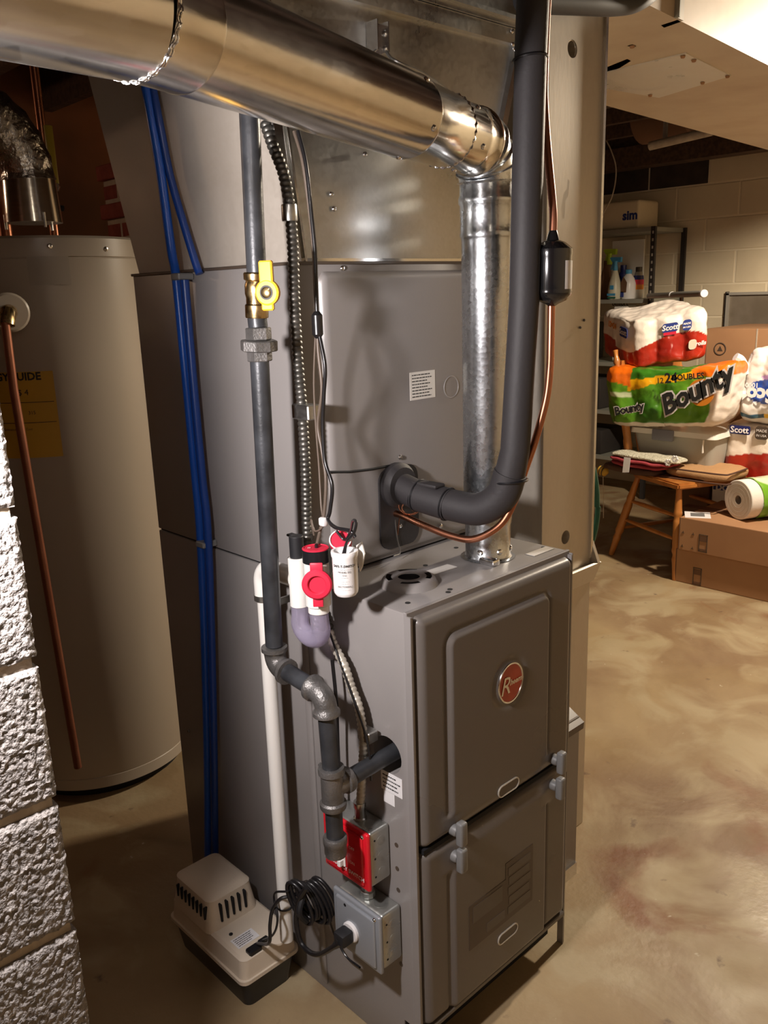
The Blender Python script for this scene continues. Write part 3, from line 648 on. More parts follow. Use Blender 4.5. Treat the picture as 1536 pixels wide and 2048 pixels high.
# union: three hex pieces
u0 = Vector((-0.11, 0.18, 1.249)); u1 = Vector((-0.11, 0.18, 1.264)); u2 = Vector((-0.11, 0.179, 1.28)); u3 = Vector((-0.11, 0.179, 1.298)); u4 = Vector((-0.11, 0.18, 1.312))
def hexp(a, b, r, name, m, seg=6):
    bm = B(); lathe(bm, a, b - a, [(r * 0.93, 0), (r, 0.0015), (r, (b - a).length - 0.0015), (r * 0.93, (b - a).length)], seg); return obj(name, bm, m, gas, 15)
hexp(u0, u1, 0.0185, 'union_nut', 'fitting'); hexp(u1, u2, 0.0275, 'union_nut', 'fitting', 8); hexp(u2, u3, 0.0190, 'union_nut', 'fitting', 6)
bm = B(); tube(bm, [u3, u4], 0.0142, 20); obj('nipple', bm, 'iron', gas)
v0 = u4; v3 = Vector((-0.11, 0.176, 1.376)); vd = (v3 - v0); L_ = vd.length
bm = B(); lathe(bm, v0, vd, [(0.0165, 0), (0.0170, 0.002), (0.0170, 0.018), (0.0150, 0.020), (0.0150, 0.028), (0.0165, 0.034), (0.0165, 0.046), (0.0145, 0.052), (0.0175, 0.054), (0.0178, L_ - 0.002), (0.0165, L_)], 20); val = obj('gas_valve', bm, 'brass', gas, 25, label='brass ball valve body')
hx = Vector((-0.14, 0.106, 1.347)); nrm = Vector((-1, -0.55, 0)).normalized(); sx = Vector((0.55, -1, 0)).normalized()
bm = B(); lathe(bm, hx - nrm * (-0.0), nrm, [(0.017, 0), (0.0175, 0.003), (0.0175, 0.007), (0.015, 0.009)], 24)
bx(bm, (-0.010, -0.0, -0.024), (0.008, 0.007, 0.0), 0.002, 1, Matrix.Translation(hx) @ Matrix(((sx.x, nrm.x, 0, 0), (sx.y, nrm.y, 0, 0), (0, 0, 1, 0), (0, 0, 0, 1))))
bx(bm, (-0.0105, -0.0, 0.0), (0.0095, 0.008, 0.042), 0.002, 1, Matrix.Translation(hx) @ Matrix(((sx.x, nrm.x, 0, 0), (sx.y, nrm.y, 0, 0), (0, 0, 1, 0), (0, 0, 0, 1))))
obj('valve_handle', bm, 'yellow', val, 30, label='yellow quarter-turn handle')
bm = B(); lathe(bm, hx + nrm * 0.006, nrm, [(0.0075, 0), (0.0075, 0.0045), (0.005, 0.006)], 16); obj('handle_nut', bm, 'brass', val)
bm = B(); lathe(bm, hx + nrm * 0.005, nrm, [(0.0098, 0), (0.0098, 0.0045)], 20); obj('nut_recess', bm, 'blackm', val)
# elbows
def elbow(a, corner, b, name='elbow', r=0.0185):
    a = Vector(a); b = Vector(b); cn = Vector(corner); da = (a - cn).normalized(); db = (b - cn).normalized(); s = 0.026
    p = [cn + da * s * 1.25, cn + da * s, cn + da * s * 0.9]
    q = [cn + db * s * 0.9, cn + db * s, cn + db * s * 1.25]
    arc = []
    for k in range(1, 8):
        t = k / 8; arc.append((p[2] * (1 - t) ** 2 + cn * 2 * t * (1 - t) + q[0] * t * t))
    pts = p + arc + q; rad = [r * 1.16, r * 1.16, r * 0.98] + [r * 0.94] * 7 + [r * 0.98, r * 1.16, r * 1.16]
    bm = B(); tube(bm, pts, r, 20, rad); return obj(name, bm, 'fitting', gas, 50)
hz = (Vector((-0.11, 0.129, 0.76)))
E1 = Vector((GX, pv0.y, (-0.11, 0.193, 0.757)[2])); E2 = Vector((GX, (-0.11, 0.069, 0.75)[1], E1.z - 0.012))
elbow(pv0, E1, E2); 
LB = Vector((-0.11, 0.063, 0.529)); LB2 = Vector((GX, LB.y, 0.60))
elbow(E1, E2, LB2)
bm = B(); tube(bm, [E1 + (E2 - E1).normalized() * 0.02, E2 - (E2 - E1).normalized() * 0.02], gr, 20); obj('nipple', bm, 'iron', gas)
TZ = (-0.11, 0.057, 0.588)[2]
bm = B(); tube(bm, [E2 + (LB2 - E2).normalized() * 0.02, Vector((GX, LB.y, TZ + 0.02))], gr, 20); obj('pipe', bm, 'iron', gas)
bm = B(); lathe(bm, (GX, LB.y, TZ - 0.036), EZ, [(0.0205, 0), (0.0215, 0.003), (0.0215, 0.010), (0.0180, 0.013), (0.0180, 0.059), (0.0215, 0.062), (0.0215, 0.069), (0.0205, 0.072)], 22)
lathe(bm, (GX, LB.y, TZ), (1, 0, 0), [(0.0175, 0.0), (0.0178, 0.022), (0.0212, 0.024), (0.0212, 0.033), (0.0200, 0.036)], 22); obj('tee', bm, 'fitting', gas, 35)
bm = B(); tube(bm, [(GX + 0.03, LB.y, TZ), (0.055, 0.051, 0.603)], gr, 20); obj('branch_pipe', bm, 'iron', gas)
bm = B(); tube(bm, [(GX, LB.y, TZ - 0.03), (GX, LB.y, 0.498)], gr * 0.98, 20); obj('drip_leg', bm, 'iron', gas)
zc = (-0.11, 0.062, 0.474)[2]
bm = B(); lathe(bm, (GX, LB.y, zc - 0.006), EZ, [(0.008, -0.006), (0.0175, -0.002), (0.0185, 0.004), (0.0185, 0.018), (0.0198, 0.020), (0.0198, 0.030), (0.0185, 0.032)], 20); obj('pipe_cap', bm, 'fitting', gas, 35)
bm = B(); lathe(bm, Vector((-0.11, 0.081, 0.618)), (-0.3, 0.9, 0), [(0.004, 0), (0.004, 0.008), (0.002, 0.01)], 8); obj('pipe_bur', bm, 'fitting', gas)

# ================================================================ CONDENSATE DRAIN
tr_ = thing('condensate_trap', 'white drain trap assembly with red cap and clear U bend on furnace side', 'drain trap', (-0.06, 0.16, 0.86))
def vt(px0, py0, px1, py1, X, r, name, m, prof=None, seg=24, par=None, label=None):
    a = Vector(px0); b = Vector(px1)
    return None
def vcyl(a, b, r, name, m, par, seg=24, cap=True, r2=None, label=None):
    bm = B(); a = Vector(a); b = Vector(b); L2 = (b - a).length; r2 = r2 or r
    lathe(bm, a, b - a, [(r * 0.94, 0), (r, 0.001), (r2, L2 - 0.001), (r2 * 0.94, L2)], seg); return obj(name, bm, m, par, 35, label)
ta = Vector((-0.06, 0.188, 0.932)); tb = Vector((-0.06, 0.18, 0.849)); ta.y = tb.y = (ta.y + tb.y) / 2
vcyl(tb, ta, 0.0160, 'tee_body', 'pvc', tr_)
vcyl(ta + Vector((0, 0, -0.004)), ta + Vector((0, 0, 0.036)), 0.0118, 'black_plug', 'blackm', tr_)
bm = B(); bx(bm, (ta.x - 0.006, ta.y + 0.004, ta.z + 0.033), (ta.x + 0.006, ta.y + 0.018, ta.z + 0.037), 0.001, 1); obj('plug_tab', bm, 'blackm', tr_)
ca = Vector((-0.065, 0.128, 0.941)); cb = Vector((-0.065, 0.13, 0.853)); ca.y = cb.y = (ca.y + cb.y) / 2
vcyl((cb.x, cb.y, cb.z + 0.012), ca, 0.0200, 'cleanout_tee', 'pvc', tr_)
vcyl(cb, (cb.x, cb.y, cb.z + 0.02), 0.0172, 'cleanout_socket', 'pvc', tr_)
vcyl((ca.x, ca.y, ca.z - 0.004), (ca.x, ca.y, ca.z + 0.018), 0.0218, 'black_collar', 'black', tr_)
bm = B(); lathe(bm, (ca.x, ca.y, ca.z + 0.0175), EZ, [(0.0212, 0), (0.0212, 0.0015), (0.0190, 0.0022), (0.0185, 0.0008)], 28); obj('red_top', bm, 'redp', tr_)
bm = B(); lathe(bm, (ca.x + 0.002, ca.y, ca.z + 0.018), EZ, [(0.003, 0), (0.003, 0.006)], 8); obj('cord_plug', bm, 'black', tr_)
text('II', 'inkw', tr_, (ca.x - 0.010, ca.y + 0.004, ca.z + 0.0195), (1, -1, 0), (1, 1, 0), 0.010)
# big red side cap facing the room
rn = Vector((-0.72, -0.69, 0.05)).normalized(); rx = Vector((0.69, -0.72, 0)).normalized(); ry = rn.cross(rx) * -1
if ry.z < 0: ry = -ry
rc = Vector((-0.086, 0.103, 0.912))
bm = B(); lathe(bm, rc, rn, [(0.0225, 0), (0.0235, 0.002), (0.0235, 0.006), (0.0210, 0.0085), (0.0150, 0.0090), (0.0138, 0.0078), (0.0130, 0.0040), (0.0002, 0.0040)], 36); cap_ = obj('red_cap', bm, 'redp', tr_, 30, label='red rubber cleanout cap')
mt = Matrix.Translation(rc) @ Matrix(((rx.x, ry.x, rn.x, 0), (rx.y, ry.y, rn.y, 0), (rx.z, ry.z, rn.z, 0), (0, 0, 0, 1)))
bm = B(); bx(bm, (-0.010, 0.016, 0.001), (0.010, 0.034, 0.005), 0.0018, 2, mt); obj('cap_tab', bm, 'redp', cap_)
bm = B(); bx(bm, (-0.008, -0.037, -0.004), (0.008, -0.016, 0.002), 0.0012, 2, mt); obj('cap_tab', bm, 'redp', cap_)
# clear U bend
bm = B(); ub = Vector((-0.063, 0.151, 0.794))
up0 = Vector((-0.06, ta.y, tb.z + 0.004)); up1 = Vector((-0.065, ca.y, cb.z + 0.004)); mid = (up0 + up1) / 2; pts = [up0, up0 - Vector((0, 0, 0.02))]
rr = (up0.y - up1.y) / 2; bz = ub.z + 0.012
for k in range(0, 13):
    a = PI * k / 12; pts.append(Vector((mid.x, mid.y + rr * math.cos(a), bz + 0.016 - 0.022 * math.sin(a))))
pts += [up1 - Vector((0, 0, 0.02)), up1]
tube(bm, pts, 0.0152, 24); obj('clear_u_bend', bm, 'clear', tr_, 60, label='clear violet-tinted U bend')
# float switch
sa = Vector((-0.075, 0.049, 0.974)); sb = Vector((-0.075, 0.048, 0.909)); sa.y = sb.y = (sa.y + sb.y) / 2
fs = thing('float_switch', 'white cylindrical float switch with black wires hooked at its top', 'switch', sb)
Ls = sa.z - sb.z
bm = B(); lathe(bm, sb, EZ, [(0.0150, -0.004), (0.0178, 0), (0.0184, 0.003), (0.0190, Ls - 0.010), (0.0200, Ls - 0.008), (0.0205, Ls - 0.002), (0.0200, Ls), (0.0165, Ls), (0.0155, Ls - 0.006), (0.010, Ls - 0.012), (0.0002, Ls - 0.012)], 36); obj('housing', bm, 'white', fs, 40)
def ctext(s, z, size, par=fs, m='ink', c0=(sa.x, sa.y), R=0.0196, ang=-0.77, bold=0.0):
    o = text(s, m, par, (c0[0] - R * math.sin(-ang) * 0 + R * math.cos(PI + 0.79 + 0.0), c0[1] + R * math.sin(PI + 0.79), z), (1, 0, 0), (0, 0, 1), size, cyl=(c0, R), bold=bold); return o
ctext('SAFE-T-SWITCH', sb.z + Ls * 0.70, 0.0052, bold=0.00012); ctext('-- ------ --- - --- ---', sb.z + Ls * 0.625, 0.0030); ctext('MODEL SS2', sb.z + Ls * 0.56, 0.0040)
ctext('(UL)', sb.z + Ls * 0.49, 0.0034); ctext('-- ---- --', sb.z + Ls * 0.435, 0.0030); ctext('-- ---- - --- --', sb.z + Ls * 0.34, 0.0026)
ctext('----- --- ----', sb.z + Ls * 0.29, 0.0026); ctext('[RECTORSEAL]', sb.z + Ls * 0.215, 0.0036); ctext('------- --- - -----', sb.z + Ls * 0.14, 0.0026)
st = Vector((sa.x, sa.y, sa.z - 0.008))
bm = B()
for dx in (0, 0.004):
    tube(bm, spline([st + Vector((0, dx, 0)), (-0.08, 0.036, 0.99), (-0.082, 0.017, 1.009), (-0.08, 0.014, 1.024), (-0.07, 0.032, 1.021), (-0.05, 0.061, 0.997), (-0.045, 0.081, 0.977), (-0.05, 0.095, 0.99)]), 0.0022, 8)
obj('lead_wire', bm, 'wireb', fs)
# second red fitting behind the switch
r2 = Vector((-0.045, 0.092, 0.975))
bm = B(); lathe(bm, r2, (-0.5, -0.5, 0.7), [(0.0175, -0.010), (0.0175, 0.0), (0.0155, 0.001), (0.0150, -0.001), (0.0002, -0.001)], 28); obj('red_port_cap', bm, 'redp', tr_)
bm = B(); ring(bm, r2 + Vector((-0.0003, -0.0003, 0.0005)), Vector((0.7, -0.7, 0)), Vector((-0.5, -0.5, -0.7)).normalized(), 0.0165, 0.0165, 0.0012); obj('white_ring', bm, 'white', tr_)
bm = B(); bx(bm, (r2.x - 0.004, r2.y - 0.006, r2.z - 0.09), (r2.x + 0.02, r2.y + 0.015, r2.z - 0.01), 0.004, 2); obj('pipe_stub', bm, 'black', tr_)
bm = B(); tube(bm, [(-0.04, (-0.04, 0.115, 0.912)[1], 0.900), (0.06, 0.19, 0.905), (0.08, 0.22, 0.905)], 0.013, 16); obj('drain_stub', bm, 'pvc', tr_)
bm = B(); prism(bm, [(-0.008, 0.01), (0.004, 0.018), (0.010, 0.0), (0.004, -0.02), (-0.002, -0.03), (-0.006, -0.012)], Vector((-0.05, 0.04, 0.966)), (0, -1, 0), (0, 0, 1), 0.002); obj('tape_scrap', bm, 'paper', tr_)
# drain line down to the pump
dp = thing('drain_pipe', 'white plastic drain pipe dropping from the trap into the pump', 'pipe', (-0.06, 0.29, 0.14))
DY = 0.290; ez = (-0.06, 0.255, 0.895)[2]
bm = B(); tube(bm, [(-0.06, DY, 0.135), (-0.06, DY - 0.006, ez - 0.03)], 0.0128, 24); obj('pipe', bm, 'pvc', dp)
bm = B(); pe = [Vector((-0.06, DY - 0.006, ez - 0.055))]
for k in range(0, 9):
    a = PI / 2 * k / 8; pe.append(Vector((-0.06, DY - 0.006 - 0.026 + 0.026 * math.cos(a), ez - 0.026 + 0.026 * math.sin(a))))
pe.append(Vector((-0.06, ta.y + 0.006, ez))); tube(bm, pe, 0.0163, 24); obj('elbow', bm, 'pvc', dp, 50)
bm = B(); lathe(bm, (-0.06, DY - 0.005, ez - 0.060), EZ, [(0.0172, 0), (0.0172, 0.010)], 24); obj('pipe_clamp', bm, 'galv', dp)
bm = B(); bx(bm, (-0.064, DY - 0.05, ez - 0.060), (-0.002, DY - 0.046, ez - 0.048)); obj('clamp_tail', bm, 'galv', dp)
screw(dp, (-0.066, DY - 0.038, ez - 0.054), (-1, 0, 0), 0.006, 'fitting')

# ================================================================ CONDENSATE PUMP
pu = thing('condensate_pump', 'ivory topped condensate pump with black tank on the floor', 'pump', (-0.078, 0.46, 0))
def taper(bm, lo, hi, z0, z1, ins0, ins1, r=0.016, n=5):
    cx, cy = (lo[0] + hi[0]) / 2, (lo[1] + hi[1]) / 2
    a = [bm.verts.new((cx + p[0], cy + p[1], z0)) for p in rrect(hi[0] - lo[0] - 2 * ins0, hi[1] - lo[1] - 2 * ins0, r, n)]
    b = [bm.verts.new((cx + p[0], cy + p[1], z1)) for p in rrect(hi[0] - lo[0] - 2 * ins1, hi[1] - lo[1] - 2 * ins1, r, n)]
    k = len(a); bm.faces.new(a[::-1]); bm.faces.new(b)
    for i in range(k): bm.faces.new((a[i], a[(i + 1) % k], b[(i + 1) % k], b[i]))
PL, PH = (-0.152, 0.312), (-0.012, 0.590)
bm = B(); taper(bm, PL, PH, 0.0, 0.070, 0.016, 0.006); obj('tank', bm, 'black', pu, 40)
bm = B(); taper(bm, PL, PH, 0.066, 0.074, 0.0, 0.0); obj('rim', bm, 'pumpw', pu, 40)
bm = B(); taper(bm, (PL[0] + 0.004, PL[1] + 0.004), (PH[0] - 0.004, PH[1] - 0.004), 0.073, 0.112, 0.0, 0.004)
taper(bm, (PL[0] + 0.008, PL[1] + 0.008), (PH[0] - 0.008, PH[1] - 0.008), 0.112, 0.1165, 0.0, 0.006, 0.014); obj('cover', bm, 'pumpw', pu, 30)
mlo, mhi = (-0.146, 0.428), (-0.030, 0.574)
bm = B(); taper(bm, mlo, mhi, 0.112, 0.178, -0.003, 0.006, 0.02); taper(bm, (mlo[0] + 0.006, mlo[1] + 0.006), (mhi[0] - 0.006, mhi[1] - 0.006), 0.178, 0.186, 0.0, 0.010, 0.016); mh = obj('motor_housing', bm, 'pumpw', pu, 40)
for k in range(5):
    bm = B(); x = -0.118 + k * 0.0145; zc_ = 0.150; bx(bm, (x - 0.0022, mlo[1] - 0.0035, zc_ - 0.020), (x + 0.0022, mlo[1] + 0.010, zc_ + 0.020), 0.001, 1); obj('vent_slot', bm, 'dark', mh)
for k in range(8):
    bm = B(); y = 0.445 + k * 0.0145; bx(bm, (mlo[0] - 0.0015, y - 0.002, 0.140), (mlo[0] + 0.010, y + 0.002, 0.168), 0.001, 1); obj('vent_slot', bm, 'dark', mh)
sticker(0, (-0.105, 0.368, 0.1168), (1, 0, 0), (0, 1, 0), 0.050, 0.030, 'paperw', 5, par=pu)
bm = B(); lathe(bm, (-0.06, 0.290 + 0.03, 0.116), EZ, [(0.018, 0), (0.018, 0.004)], 20); obj('inlet_ring', bm, 'pumpw', pu)
bm = B(); lathe(bm, (-0.118, 0.398, 0.116), EZ, [(0.004, 0), (0.004, 0.002)], 10); obj('screw', bm, 'blackm', pu)
bm = B(); bx(bm, (-0.125, 0.322, 0.108), (-0.095, 0.340, 0.124), 0.003, 1); bx(bm, (-0.098, 0.326, 0.116), (-0.075, 0.338, 0.128), 0.003, 1); obj('cord_inlet', bm, 'black', pu)
cp = thing('pump_cord', 'black power and signal cords rising from the pump beside the drain pipe', 'cord', (-0.1, 0.33, 0.12))
bm = B(); tube(bm, spline([(-0.100, 0.334, 0.122), (-0.11, 0.277, 0.166), (-0.11, 0.269, 0.21), (-0.1, 0.272, 0.235), (-0.09, 0.259, 0.26), (-0.075, 0.248, 0.264), (-0.06, 0.237, 0.269)]), 0.0035, 8); obj('power_cord', bm, 'wireb', cp)
bm = B(); tube(bm, spline([(-0.090, 0.334, 0.122), (-0.1, 0.277, 0.177), (-0.1, 0.258, 0.221), (-0.09, 0.279, 0.247), (-0.09, 0.271, 0.268), (-0.085, 0.241, 0.284), (-0.06, 0.252, 0.272)]), 0.0022, 8); obj('signal_wire', bm, 'wireb', cp)
bm = B(); ring(bm, (-0.06, 0.290, 0.212), (1, 0, 0), (0, 1, 0.1), 0.0150, 0.0150, 0.0017); obj('cable_tie', bm, 'black', cp)
# coiled surplus cord with its plug
cc = thing('coiled_power_cord', 'coiled black power cord tied against furnace and plugged into grey outlet', 'cord', (-0.05, 0.205, 0.276))
cn0 = Vector((-0.045, 0.209, 0.265)); bm = B()
for k in range(7):
    pts = []; a_ = 0.028 + 0.003 * math.sin(k * 2.1); b_ = 0.052 + 0.004 * math.cos(k * 1.7); off = Vector((-0.030 + k * 0.0065, 0.010 - 0.004 * k, 0.006 * math.sin(k * 1.3)))
    for j in range(25):
        t = 2 * PI * j / 24; uu = Vector((0.25, -0.75, -0.10)).normalized(); vv = Vector((0.1, -0.35, -0.95)).normalized()
        pts.append(cn0 + off + uu * a_ * math.cos(t) * 0.8 + vv * b_ * 0.72 * math.sin(t))
    tube(bm, pts, 0.0040, 8)
obj('cord_loops', bm, 'wireb', cc, 60)
bm = B(); tube(bm, spline([cn0 + Vector((-0.03, -0.004, 0.03)), cn0 + Vector((-0.045, -0.008, 0.0)), cn0 + Vector((-0.03, -0.006, -0.03))]), 0.0058, 8); obj('tie', bm, 'blackm', cc)
bm = B(); tube(bm, spline([(-0.08, 0.19, 0.317), (-0.085, 0.207, 0.284), (-0.085, 0.22, 0.234), (-0.085, 0.212, 0.193), (-0.085, 0.184, 0.186), (-0.086, 0.153, 0.202), (-0.088, 0.115, 0.24), (-0.088, 0.092, 0.264)]), 0.0048, 10); obj('lead', bm, 'wireb', cc)
bm = B(); tube(bm, spline([(-0.02, 0.209, 0.223), (-0.012, 0.207, 0.175), (-0.01, 0.176, 0.137), (-0.01, 0.134, 0.135)]), 0.002, 8); obj('thin_wire', bm, 'wireb', cc)

# ================================================================ ELECTRICAL BOXES
def ebox(name, label, y0, y1, z0, z1, cm, X=-0.050):
    t = thing(name, label, 'electrical box', (0, (y0 + y1) / 2, (z0 + z1) / 2))
    bm = B(); bx(bm, (X + 0.004, y0 + 0.003, z0 + 0.003), (0.0, y1 - 0.003, z1 - 0.003), 0.006, 3); obj('box_body', bm, 'boxm', t)
    bm = B(); bx(bm, (X - 0.005, y0, z0), (X + 0.004, y1, z1), 0.004, 3); cv = obj('cover', bm, cm, t)
    bm = B(); bx(bm, (X - 0.009, y0 + 0.010, z0 + 0.008), (X - 0.003, y1 - 0.010, z1 - 0.008), 0.004, 3); obj('raised_field', bm, cm, cv)
    for (yy, zz) in ((y0 + 0.012, z1 - 0.008), (y1 - 0.012, z0 + 0.010)):
        screw(t, (X - 0.0045, yy, zz), (-1, 0, 0), 0.004)
    for k in range(3):
        bm = B(); lathe(bm, (X + 0.028, y0 + 0.0035, z0 + 0.025 + k * 0.03), (0, -1, 0), [(0.0085, 0), (0.0085, 0.0008), (0.0075, 0.001)], 16); obj('knockout', bm, 'boxm', t)
    for zz in (z0 + 0.02, z0 + 0.055, z0 + 0.09):
        bm = B(); lathe(bm, (X + 0.014, y0 + 0.0035, zz), (0, -1, 0), [(0.002, 0), (0.002, 0.0008)], 8); obj('screw_hole', bm, 'dark', t)
    bm = B(); lathe(bm, (X + 0.025, (y0 + y1) / 2 - 0.03, z1 - 0.0035), EZ, [(0.0105, 0), (0.0105, 0.0008)], 18); obj('knockout', bm, 'boxm', t)
    return t, X
rb, X_ = ebox('emergency_switch_box', 'steel box with bright red emergency switch cover on furnace side', 0.048, 0.163, 0.368, 0.478, 'red')
text('EMERGENCY SWITCH', 'inkw', rb, (X_ - 0.0095, 0.105, 0.392), (0, -1, 0), (0, 0, 1), 0.0105, bold=0.0002)
text('ON', 'inkw', rb, (X_ - 0.0095, 0.083, 0.412), (0, -1, 0), (0, 0, 1), 0.008)
text('OFF', 'inkw', rb, (X_ - 0.0095, 0.083, 0.440), (0, -1, 0), (0, 0, 1), 0.008)
bm = B(); bx(bm, (X_ - 0.013, 0.100, 0.395), (X_ - 0.008, 0.112, 0.440), 0.002, 1); obj('toggle_collar', bm, 'white', rb)
bm = B(); bx(bm, (X_ - 0.022, 0.102, 0.398), (X_ - 0.010, 0.110, 0.412), 0.002, 1); obj('toggle', bm, 'white', rb)
gb, X_ = ebox('outlet_box', 'steel outlet box with plain grey cover and round white receptacle', 0.026, 0.146, 0.216, 0.330, 'boxc')
rp = Vector((X_ - 0.008, (-0.06, 0.094, 0.269)[1], (-0.06, 0.094, 0.269)[2]))
bm = B(); lathe(bm, rp, (-1, 0, 0), [(0.0185, 0), (0.0185, 0.005), (0.0165, 0.007)], 28); obj('receptacle', bm, 'white', gb)
bm = B(); lathe(bm, rp + Vector((0, 0.015, 0.045)), (-1, 0, 0), [(0.003, 0), (0.003, 0.0015)], 10); obj('pin', bm, 'black', gb)
# plug
bm = B(); pa = rp + Vector((-0.006, 0, 0)); pe_ = Vector((-0.088, 0.109, 0.246))
bx(bm, (pa.x - 0.026, pa.y - 0.012, pa.z - 0.013), (pa.x, pa.y + 0.014, pa.z + 0.011), 0.004, 2); tube(bm, [pa + Vector((-0.014, 0.004, -0.002)), pe_ + (pa - pe_) * 0.35, pe_], 0.008, 12, [0.013, 0.009, 0.0052]); obj('plug', bm, 'blackm', cc)
bm = B(); lathe(bm, (-0.026, 0.085, 0.327), EZ, [(0.011, 0), (0.013, 0.002), (0.013, 0.012), (0.010, 0.014), (0.010, 0.030), (0.013, 0.031), (0.013, 0.040), (0.011, 0.042)], 10); cn_ = tag(obj('conduit_nipple', bm, 'boxm', None), 'short galvanised conduit nipple joining the red and grey boxes', 'conduit')

# ================================================================ CONDUITS AND WIRES
def flex(name, pts, r, m, label, conn=True, cat='conduit'):
    t = thing(name, label, cat, pts[-1]); p = resample(spline(pts, 12), 0.0028); rad = [r * (1.0 if (i % 3) else 0.80) for i in range(len(p))]
    bm = B(); tube(bm, p, r, 12, rad); obj('armour', bm, m, t, 60); return t
fx = flex('flexible_conduit', [(-0.03, 0.238, 1.593), (-0.03, 0.223, 1.56), (-0.026, 0.205, 1.516), (-0.024, 0.198, 1.466), (-0.02, 0.201, 1.409), (-0.02, 0.204, 1.335), (-0.02, 0.204, 1.243), (-0.02, 0.2, 1.157), (-0.018, 0.203, 1.058), (-0.016, 0.211, 0.963), (-0.014, 0.211, 0.892), (-0.014, 0.189, 0.835), (-0.018, 0.162, 0.797)], 0.0092, 'conduit', 'dark armoured flexible conduit hanging down the coil cabinet corner')
bm = B(); s0 = Vector((-0.02, 0.198, 1.163)); bx(bm, (s0.x - 0.013, s0.y - 0.028, s0.z - 0.012), (s0.x + 0.012, s0.y + 0.014, s0.z + 0.012), 0.002, 1); obj('strap', bm, 'galv', fx)
bm = B(); s0 = Vector((-0.026, 0.197, 1.462)); lathe(bm, s0 - Vector((0, 0, 0.012)), EZ, [(0.0115, 0), (0.0120, 0.002), (0.0120, 0.022), (0.0115, 0.024)], 12); obj('coupling', bm, 'galv', fx)
fy = flex('flexible_conduit', [(-0.022, 0.159, 0.799), (-0.024, 0.146, 0.778), (-0.026, 0.12, 0.751), (-0.026, 0.105, 0.718), (-0.026, 0.089, 0.689), (-0.026, 0.082, 0.656), (-0.026, 0.08, 0.62), (-0.026, 0.086, 0.571), (-0.026, 0.092, 0.522), (-0.026, 0.096, 0.493)], 0.0078, 'conduitb', 'pale paint-spattered flexible conduit entering top of the red switch box')
bm = B(); s0 = Vector((-0.022, 0.082, 0.638)); bx(bm, (s0.x - 0.008, s0.y - 0.020, s0.z - 0.010), (s0.x + 0.014, s0.y + 0.009, s0.z + 0.010), 0.002, 1); obj('strap', bm, 'galv', fy)
bm = B(); s0 = Vector((-0.026, 0.096, 0.496)); lathe(bm, (s0.x, s0.y, 0.474), EZ, [(0.012, 0), (0.012, 0.004), (0.010, 0.006), (0.010, s0.z - 0.474), (0.011, s0.z - 0.472), (0.011, s0.z - 0.462)], 12); obj('connector', bm, 'galv', fy)
def wire(name, pts, r, m, label, grp=None):
    bm = B(); tube(bm, spline(pts, 8), r, 8); return tag(obj(name, bm, m, None, 60), label, 'wire', grp)
wire('control_wire', [(-0.03, 0.17, 1.571), (-0.03, 0.155, 1.531), (-0.028, 0.149, 1.476), (-0.026, 0.146, 1.427), (-0.024, 0.147, 1.392), (-0.024, 0.148, 1.349), (-0.024, 0.147, 1.305), (-0.024, 0.148, 1.26), (-0.024, 0.144, 1.2), (-0.024, 0.158, 1.145), (-0.026, 0.149, 1.106), (-0.03, 0.138, 1.061), (-0.034, 0.142, 1.004), (-0.04, 0.147, 0.978), (-0.055, 0.137, 0.962)], 0.0027, 'wire', 'grey-brown control wire running down to the red topped cleanout')
wire('thermostat_wire', [(-0.032, 0.159, 1.57), (-0.03, 0.147, 1.523), (-0.03, 0.141, 1.461), (-0.028, 0.139, 1.405), (-0.028, 0.14, 1.363), (-0.028, 0.141, 1.298), (-0.028, 0.129, 1.239), (-0.028, 0.135, 1.193), (-0.028, 0.141, 1.147), (-0.03, 0.138, 1.092), (-0.032, 0.121, 1.055), (-0.036, 0.124, 1.015), (-0.04, 0.125, 1), (-0.05, 0.095, 0.995), (-0.048, 0.065, 0.995), (-0.046, 0.056, 0.986)], 0.0030, 'wireb', 'black thermostat wire running down to the white float switch')
wire('bell_wire', [(-0.02, 0.156, 1.428), (-0.02, 0.147, 1.363), (-0.02, 0.154, 1.305), (-0.02, 0.167, 1.214), (-0.02, 0.168, 1.143), (-0.022, 0.163, 1.072), (-0.03, 0.153, 1.018), (-0.04, 0.138, 0.99), (-0.045, 0.153, 0.978), (-0.04, 0.168, 0.993), (-0.035, 0.169, 0.966)], 0.0016, 'wire', 'thinnest pale bell wire looping beside the black plug')
wire('signal_cable', [(-0.02, 0.171, 0.815), (-0.03, 0.138, 0.782), (-0.034, 0.098, 0.716), (-0.034, 0.071, 0.663), (-0.034, 0.058, 0.623), (-0.032, 0.058, 0.567)], 0.0020, 'wireb', 'thin black cable slanting across the pale conduit')
wire('ground_cable', [(-0.03, 0.145, 0.755), (-0.03, 0.14, 0.682), (-0.028, 0.144, 0.587), (-0.026, 0.147, 0.468), (-0.012, 0.167, 0.37)], 0.0032, 'wireb', 'thin black cable hanging straight behind the lower gas pipe')
bm = B(); s0 = Vector((-0.042, 0.135, 0.997)); bx(bm, (s0.x - 0.005, s0.y - 0.007, s0.z - 0.008), (s0.x + 0.005, s0.y + 0.007, s0.z + 0.006), 0.003, 2); tag(obj('wire_nut', bm, 'white', None), 'small white wire connector above the red topped cleanout', 'connector')
bm = B(); s0 = Vector((-0.028, 0.142, 1.298)); lathe(bm, s0 - Vector((0, 0, 0.02)), EZ, [(0.004, 0), (0.0085, 0.006), (0.0085, 0.034), (0.004, 0.040)], 12); tag(obj('wire_tape_wrap', bm, 'wireb', None), 'black tape wrap around the wires beside the coil panel corner', 'tape')
